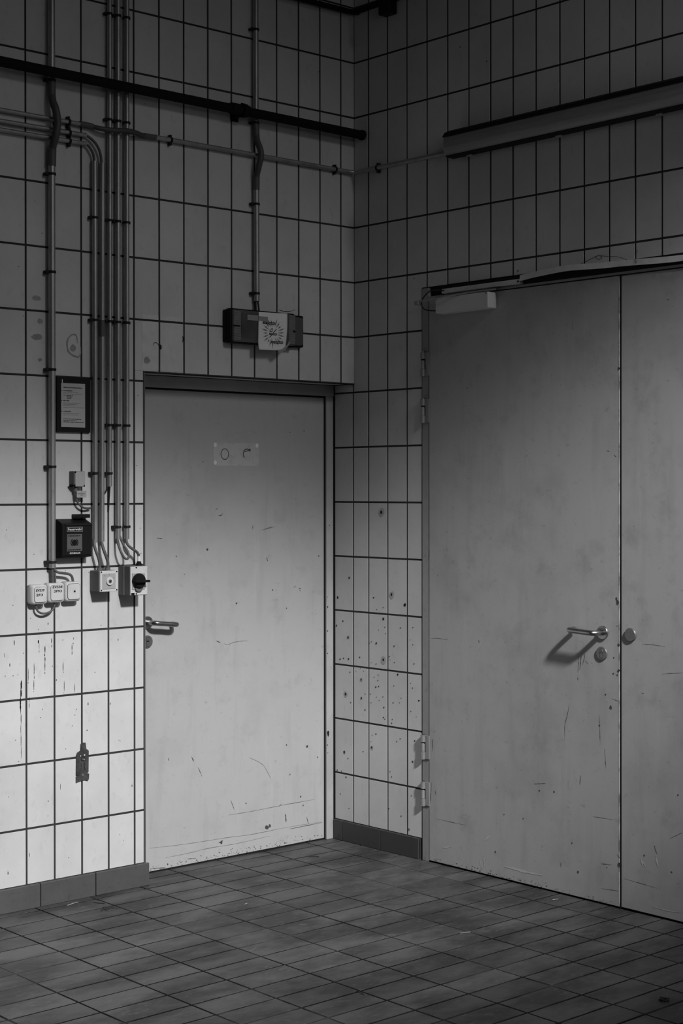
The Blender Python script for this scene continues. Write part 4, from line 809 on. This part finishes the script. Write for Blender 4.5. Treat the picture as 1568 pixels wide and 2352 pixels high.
# corroded dark plate low on the wall
outl = [(-1.4628, 0.6102), (-1.4548, 0.6145), (-1.4407, 0.613), (-1.4377, 0.5885), (-1.4265, 0.5803), (-1.4277, 0.494), (-1.4358, 0.4915), (-1.4247, 0.4885), (-1.4257, 0.4678), (-1.4308, 0.4607), (-1.445, 0.4667), (-1.4631, 0.4672), (-1.4852, 0.4648), (-1.4852, 0.4888), (-1.4751, 0.4928), (-1.4851, 0.4957), (-1.484, 0.5729), (-1.479, 0.5809), (-1.4649, 0.5871)]
outl = [(-1.4628, 0.6102), (-1.4548, 0.6145), (-1.4407, 0.613), (-1.4377, 0.5885), (-1.4305, 0.584), (-1.4265, 0.5790), (-1.4277, 0.4955), (-1.4358, 0.4915), (-1.4247, 0.4885), (-1.4257, 0.4678), (-1.4308, 0.4607), (-1.445, 0.4657), (-1.4631, 0.4642), (-1.4852, 0.4598), (-1.4852, 0.4838), (-1.4751, 0.4868), (-1.4851, 0.4897), (-1.484, 0.5679), (-1.479, 0.5769), (-1.4649, 0.5841)]
bm = bmesh.new(); prism(bm, outl, -0.0045, -0.0006)
bt = solid('metal_plate', bm, 'rustplate', 'bottle-shaped corroded dark metal plate low on the white tiles', 'plate', (-1.455, 0, 0.46))
bm = bmesh.new(); cylY(bm, -1.4545, 0.5505, 0.0075, -0.004, -0.0062, 20); part('rivet', bm, 'rustplate', bt)
bm = bmesh.new(); cylY(bm, -1.4545, 0.487, 0.0055, -0.004, -0.0058, 16); part('rivet', bm, 'greybox', bt)
bm = bmesh.new()
for x, z, r in ((-1.4475, 0.5655, 0.0033), (-1.4655, 0.5635, 0.0025), (-1.4495, 0.5485, 0.0022)): blob(bm, x, z, r, r * 1.1, -0.0064, 10, 0.08)
part('drilled_hole', bm, 'whiteink', bt, 'bright little holes', 'stuff')
bm = bmesh.new(); ring_y(bm, -1.4545, 0.5505, 0.0075, 0.0095, -0.0047, seg=18); stroke(bm, [(-1.4495, 0.5345), (-1.446, 0.531), (-1.4505, 0.529), (-1.4455, 0.526)], 0.0022, -0.0047); stroke(bm, [(-1.4525, 0.522), (-1.447, 0.520), (-1.448, 0.512), (-1.4455, 0.507)], 0.0026, -0.0047); stroke(bm, [(-1.462, 0.535), (-1.463, 0.505)], 0.002, -0.0047)
part('embossing', bm, 'ink', bt, 'worn embossed marks', 'stuff')

# emergency lamp over the single door
el = thing('emergency_lamp', 'black bulkhead lamp with ribbed cover above the single door', 'lamp', (-0.55, 0, 2.235))
bm = bmesh.new(); rbox(bm, -0.754, -0.325, 2.241, 2.381, 0.008, -0.0006, -0.026, 0.004)
part('base', bm, 'lamphouse', el)
bm = bmesh.new()
out = [(-0.392, 2.249), (-0.343, 2.249), (-0.331, 2.256), (-0.331, 2.3065), (-0.337, 2.3135), (-0.331, 2.3205), (-0.331, 2.370), (-0.392, 2.376)]
prism(bm, out, -0.030, -0.024); part('end_flange', bm, 'lampflange', el)
bm = bmesh.new(); rbox(bm, -0.752, -0.388, 2.2365, 2.3845, 0.010, -0.020, -0.046, 0.006); part('cover_rim', bm, 'lamphouse', el)
bm = bmesh.new(); rbox(bm, -0.742, -0.396, 2.243, 2.378, 0.008, -0.044, -0.058, 0.006); df = part('diffuser', bm, 'diffuser', el)
bm = bmesh.new()
for k in range(27):
    z = 2.2505 + k * 0.0046
    for a, b in ((-0.7375, -0.702), (-0.436, -0.402)): bx(bm, a, b, -0.0597, -0.057, z, z + 0.0022)
part('prism_rib', bm, 'diffrib', df, 'fine horizontal ribs', 'stuff')
bm = bmesh.new()
for k in range(52):
    x = -0.698 + k * 0.005; bx(bm, x, x + 0.0014, -0.0590, -0.057, 2.258, 2.366)
for k in range(20):
    z = 2.262 + k * 0.0052; bx(bm, -0.698, -0.437, -0.0588, -0.057, z, z + 0.0013)
part('prism_grid', bm, 'diffuser', df, 'fine square grid', 'stuff')
part('latch', box(-0.742, -0.705, -0.0605, -0.056, 2.306, 2.312, bev=0.001), 'lamphouse', el)
part('latch', box(-0.413, -0.401, -0.0605, -0.056, 2.301, 2.310, bev=0.001), 'lamphouse', el)

# taped paper notice on the lamp
def pw(x, z):
    k = max(0, (x + 0.545) / 0.075); j = max(0.0, (2.245 - z) / 0.03)
    return -0.0615 - 0.005 * math.sin(min(k, 1.0) * PI * 0.9) - 0.006 * j * (0.3 + 0.7 * max(0, 1 - k))
ns = thing('no_smoking_notice', 'white paper no smoking notice taped over the black lamp', 'notice', (-0.56, -0.06, 2.21))
bm = bmesh.new(); nx, nz = 16, 18; G = []
PA, PB, PC, PD = (-0.6420, 2.3755), (-0.4860, 2.3795), (-0.6455, 2.2135), (-0.5010, 2.2180)
for j in range(nz + 1):
    v = j / nz; row = []
    for i in range(nx + 1):
        u = i / nx
        x = (PA[0] * (1 - v) + PC[0] * v) * (1 - u) + (PB[0] * (1 - v) + PD[0] * v) * u; z = (PA[1] * (1 - v) + PC[1] * v) * (1 - u) + (PB[1] * (1 - v) + PD[1] * v) * u
        x += 0.006 * math.sin(v * PI) * u
        row.append(bm.verts.new((x, pw(x, z), z)))
    G.append(row)
for j in range(nz):
    for i in range(nx):
        f = bm.faces.new((G[j][i], G[j + 1][i], G[j + 1][i + 1], G[j][i + 1])); f.smooth = True
sh = part('sheet', bm, 'paper', ns)
md = sh.modifiers.new('thickness', 'SOLIDIFY'); md.thickness = 0.0003; md.offset = 0
def onp(bm):
    for v in bm.verts: v.co.y = pw(v.co.x, v.co.z) - 0.0012 + (v.co.y) * 1.6
    return bm
CX, CZ = -0.563, 2.2905
bm = bmesh.new(); bg2 = bmesh.new()
for k in range(22):
    a = 2 * PI * k / 22 + 0.07; r0, r1, r2 = 0.022 + 0.005 * (k % 3), 0.045, 0.064 + 0.006 * math.sin(k * 2.1)
    dx, dz = math.cos(a), math.sin(a) * 1.0; q = (-dz, dx)
    def P(r, s): return (CX + dx * r * 0.98 + q[0] * s, CZ + dz * r * 1.02 + q[1] * s)
    poly(bg2, [P(r0, 0), P(r1, -0.0035), P(r2 - .012, -0.0012), P(r2 - .012, 0.0012), P(r1, 0.0035)], 0)
    poly(bm, [P(r2 - 0.02, -0.0017), P(r2, 0), P(r2 - 0.02, 0.0004)], -0.0001)
part('burst_ray', onp(bg2), 'diffrib', sh, 'grey rays', 'stuff'); part('burst_tip', onp(bm), 'ink', sh, 'dark ray tips', 'stuff')
bm = bmesh.new()
def bar(bm, x0, x1, z0, z1, y, n=8):
    for k in range(n): poly(bm, [(x0 + (x1 - x0) * k / n, z0), (x0 + (x1 - x0) * (k + 1) / n, z0), (x0 + (x1 - x0) * (k + 1) / n, z1), (x0 + (x1 - x0) * k / n, z1)], y)
bar(bm, -0.6205, -0.5525, 2.3265, 2.3365, -0.0004); part('word_bar', onp(bm), 'ink', sh)
bm = bmesh.new(); bar(bm, -0.5735, -0.5115, 2.2465, 2.2565, -0.0004); part('word_bar', onp(bm), 'ink', sh)
t1 = text_bm('NO SMOKING', -0.6175, 0, 2.3288, 0.0078, width=0.062); t2 = text_bm('NO SMOKING', -0.5715, 0, 2.2488, 0.0078, width=0.057)
for bm in (t1, t2):
    for v in bm.verts: v.co.y = -0.0007
    part('lettering', onp(bm), 'paper', sh)
bm = bmesh.new(); bar(bm, -0.584, -0.544, 2.2815, 2.290, -0.0004, 4); stroke(bm, [(-0.583, 2.2705), (-0.5455, 2.308)], 0.003, -0.0006, taper=False, jag=0)
stroke(bm, [(-0.582, 2.2955), (-0.5805, 2.302), (-0.575, 2.304), (-0.572, 2.309), (-0.566, 2.3085), (-0.565, 2.303), (-0.569, 2.3), (-0.571, 2.2955), (-0.577, 2.297), (-0.582, 2.2955)], 0.0022, -0.0004, taper=False, jag=0)
part('cigarette_print', onp(bm), 'ink', sh)
bm = bmesh.new(); bar(bm, -0.580, -0.547, 2.2845, 2.2875, -0.0008, 4); part('cigarette_print', onp(bm), 'paper', sh)
part('tape', box(-0.703, -0.643, -0.0612, -0.0604, 2.337, 2.3605), 'tape', ns, 'strip of tape on the lamp'); part('tape', box(-0.6435, -0.592, -0.0638, -0.0632, 2.3385, 2.3575), 'tape', ns, 'strip of tape on the paper')
bm = bmesh.new(); prism(bm, [(-0.515, 2.225), (-0.545, 2.2125), (-0.527, 2.204), (-0.497, 2.226), (-0.476, 2.246), (-0.478, 2.264), (-0.492, 2.243)], -0.0705, -0.0698); part('tape', bm, 'tape', ns, 'loose corner of tape')

ns.location.x += 0.0348
# tube lamp on the right wall
tl = thing('tube_lamp', 'long dusty tube lamp with ribbed cover high on the right wall', 'lamp', (1.4, 0, 3.03), 'R')
LU0, LU1 = 0.655, 2.225
bm = bmesh.new(); bx(bm, LU0 + 0.004, LU1 - 0.004, -0.035, -0.0006, 3.030, 3.122, bev=0.006); part('tray', bm, 'lamphouse', tl)
prof = [(-0.032, 3.024), (-0.050, 3.020), (-0.072, 3.021), (-0.089, 3.030), (-0.097, 3.048), (-0.098, 3.072), (-0.094, 3.094), (-0.083, 3.112), (-0.064, 3.124), (-0.032, 3.127)]
bm = bmesh.new(); secs = []
for u, s in ((LU0, 0.80), (LU0 + 0.004, 0.93), (LU0 + 0.014, 1.0), (LU1 - 0.014, 1.0), (LU1 - 0.004, 0.93), (LU1, 0.80)):
    secs.append([bm.verts.new((u, -0.032 + (y + 0.032) * s, 3.074 + (z - 3.074) * s)) for y, z in prof])
for a, b in zip(secs[:-1], secs[1:]):
    for i in range(len(prof) - 1): f = bm.faces.new((a[i], b[i], b[i + 1], a[i + 1])); f.smooth = True
bm.faces.new(secs[0]); bm.faces.new(secs[-1][::-1]); bmesh.ops.recalc_face_normals(bm, faces=bm.faces)
cv = part('cover', bm, 'fluor', tl)
bm = bmesh.new()
for k in range(13):
    f = k / 12; z = 3.052 + f * 0.05; y = -0.0985 + (0.007 * max(0, f - 0.45) ** 1.5 * 3.2)
    bx(bm, LU0 + 0.016, LU1 - 0.016, y - 0.0006, y + 0.003, z, z + 0.0018)
part('cover_rib', bm, 'fluor', cv, 'fine lengthwise ribs', 'stuff')
def extrude_u(prof, u0, u1):
    bm = bmesh.new(); A = [bm.verts.new((u0, y, z)) for y, z in prof]; B = [bm.verts.new((u1, y, z)) for y, z in prof]; n = len(prof)
    bm.faces.new(A); bm.faces.new(B[::-1])
    for i in range(n): bm.faces.new((A[i], B[i], B[(i + 1) % n], A[(i + 1) % n]))
    bmesh.ops.recalc_face_normals(bm, faces=bm.faces); return bm
part('top_band', extrude_u([(-0.03, 3.131), (-0.066, 3.1285), (-0.0865, 3.1165), (-0.0985, 3.0995), (-0.0955, 3.097), (-0.03, 3.10)], LU0 + 0.006, LU1 - 0.006), 'lamphouse', tl)  # black band along the upper edge of the cover
part('rim', extrude_u([(-0.03, 3.0155), (-0.052, 3.0165), (-0.078, 3.0195), (-0.074, 3.0245), (-0.03, 3.028)], LU0 + 0.004, LU1 - 0.004), 'lamphouse', tl)
for u in (0.77, 1.256, 1.744, 2.15): part('cover_clip', join(box(u - 0.008, u + 0.008, -0.046, -0.028, 3.009, 3.019, bev=0.001), box(u - 0.016, u - 0.006, -0.05, -0.04, 3.009, 3.015, bev=0.001)), 'lightgrey', tl); part('cover_clip', box(u - 0.008, u + 0.008, -0.046, -0.028, 3.126, 3.134, bev=0.001), 'lamphouse', tl)
part('cable_gland', tub([(LU0 - 0.008, YH, 3.052), (LU0 + 0.01, YH, 3.052)], 0.013, 14), 'sleeve', tl)

# ------------------------------------------------------------------ small debris on the floor
def twig(label, x, y, ang, ln, m='twig', name='twig', r=0.0016):
    dx, dy = math.cos(ang) * ln / 2, math.sin(ang) * ln / 2
    solid(name, tub([(x - dx, y - dy, r + 0.0006), (x + dx * 0.1, y + dy * 0.2, r + 0.0014), (x + dx, y + dy, r + 0.0008)], r, 6, smooth=4), m, label, name, (x, y, 0.0006))
twig('small dark twig on the floor in front of the single door', -0.317, -0.081, -0.9, 0.05)
twig('dark twig on the floor tiles at the bottom centre', -1.4426, -1.619, -1.75, 0.045)
twig('pale straw on the floor near the single door', -1.0347, -0.5114, 0.35, 0.018, 'straw', 'straw', 0.0012)
twig('pale straw lying against the left plinth', -1.5375, -0.06, 0.25, 0.06, 'straw', 'straw', 0.0012)
twig('dark twig near the left plinth', -1.4546, -0.12, -1.1, 0.05)
twig('pale straw at the foot of the double door', -0.0886, -1.2725, -0.3, 0.025, 'straw', 'straw', 0.0012)
twig('pale straw on the tiles right of centre', -0.69, -1.36, -0.35, 0.04, 'straw', 'straw', 0.001)
bm = bmesh.new()
for k in range(9):
    a = 2 * PI * k / 9
    bx(bm, -0.775 + 0.013 * math.cos(a) - 0.004, -0.775 + 0.013 * math.cos(a) + 0.004, -2.31 + 0.011 * math.sin(a) - 0.004, -2.31 + 0.011 * math.sin(a) + 0.004, 0.0006, 0.004 + 0.002 * (k % 3))
solid('debris_ring', bm, 'twig', 'small dark ring of debris at the bottom right of the floor', 'debris', (-0.775, -2.31, 0.0006))
bm = bmesh.new()
for k in range(14): 
    x, y = random.gauss(-1.475, 0.02), random.gauss(-0.205, 0.012); s = random.uniform(0.002, 0.006)
    bx(bm, x - s, x + s, y - s * 0.6, y + s * 0.6, 0.0006, 0.0006 + s * 0.6)
solid('dirt_crumbs', bm, 'twig', 'small heap of dark crumbs near the left plinth', 'debris', (-1.475, -0.205, 0.0006), kind='stuff')
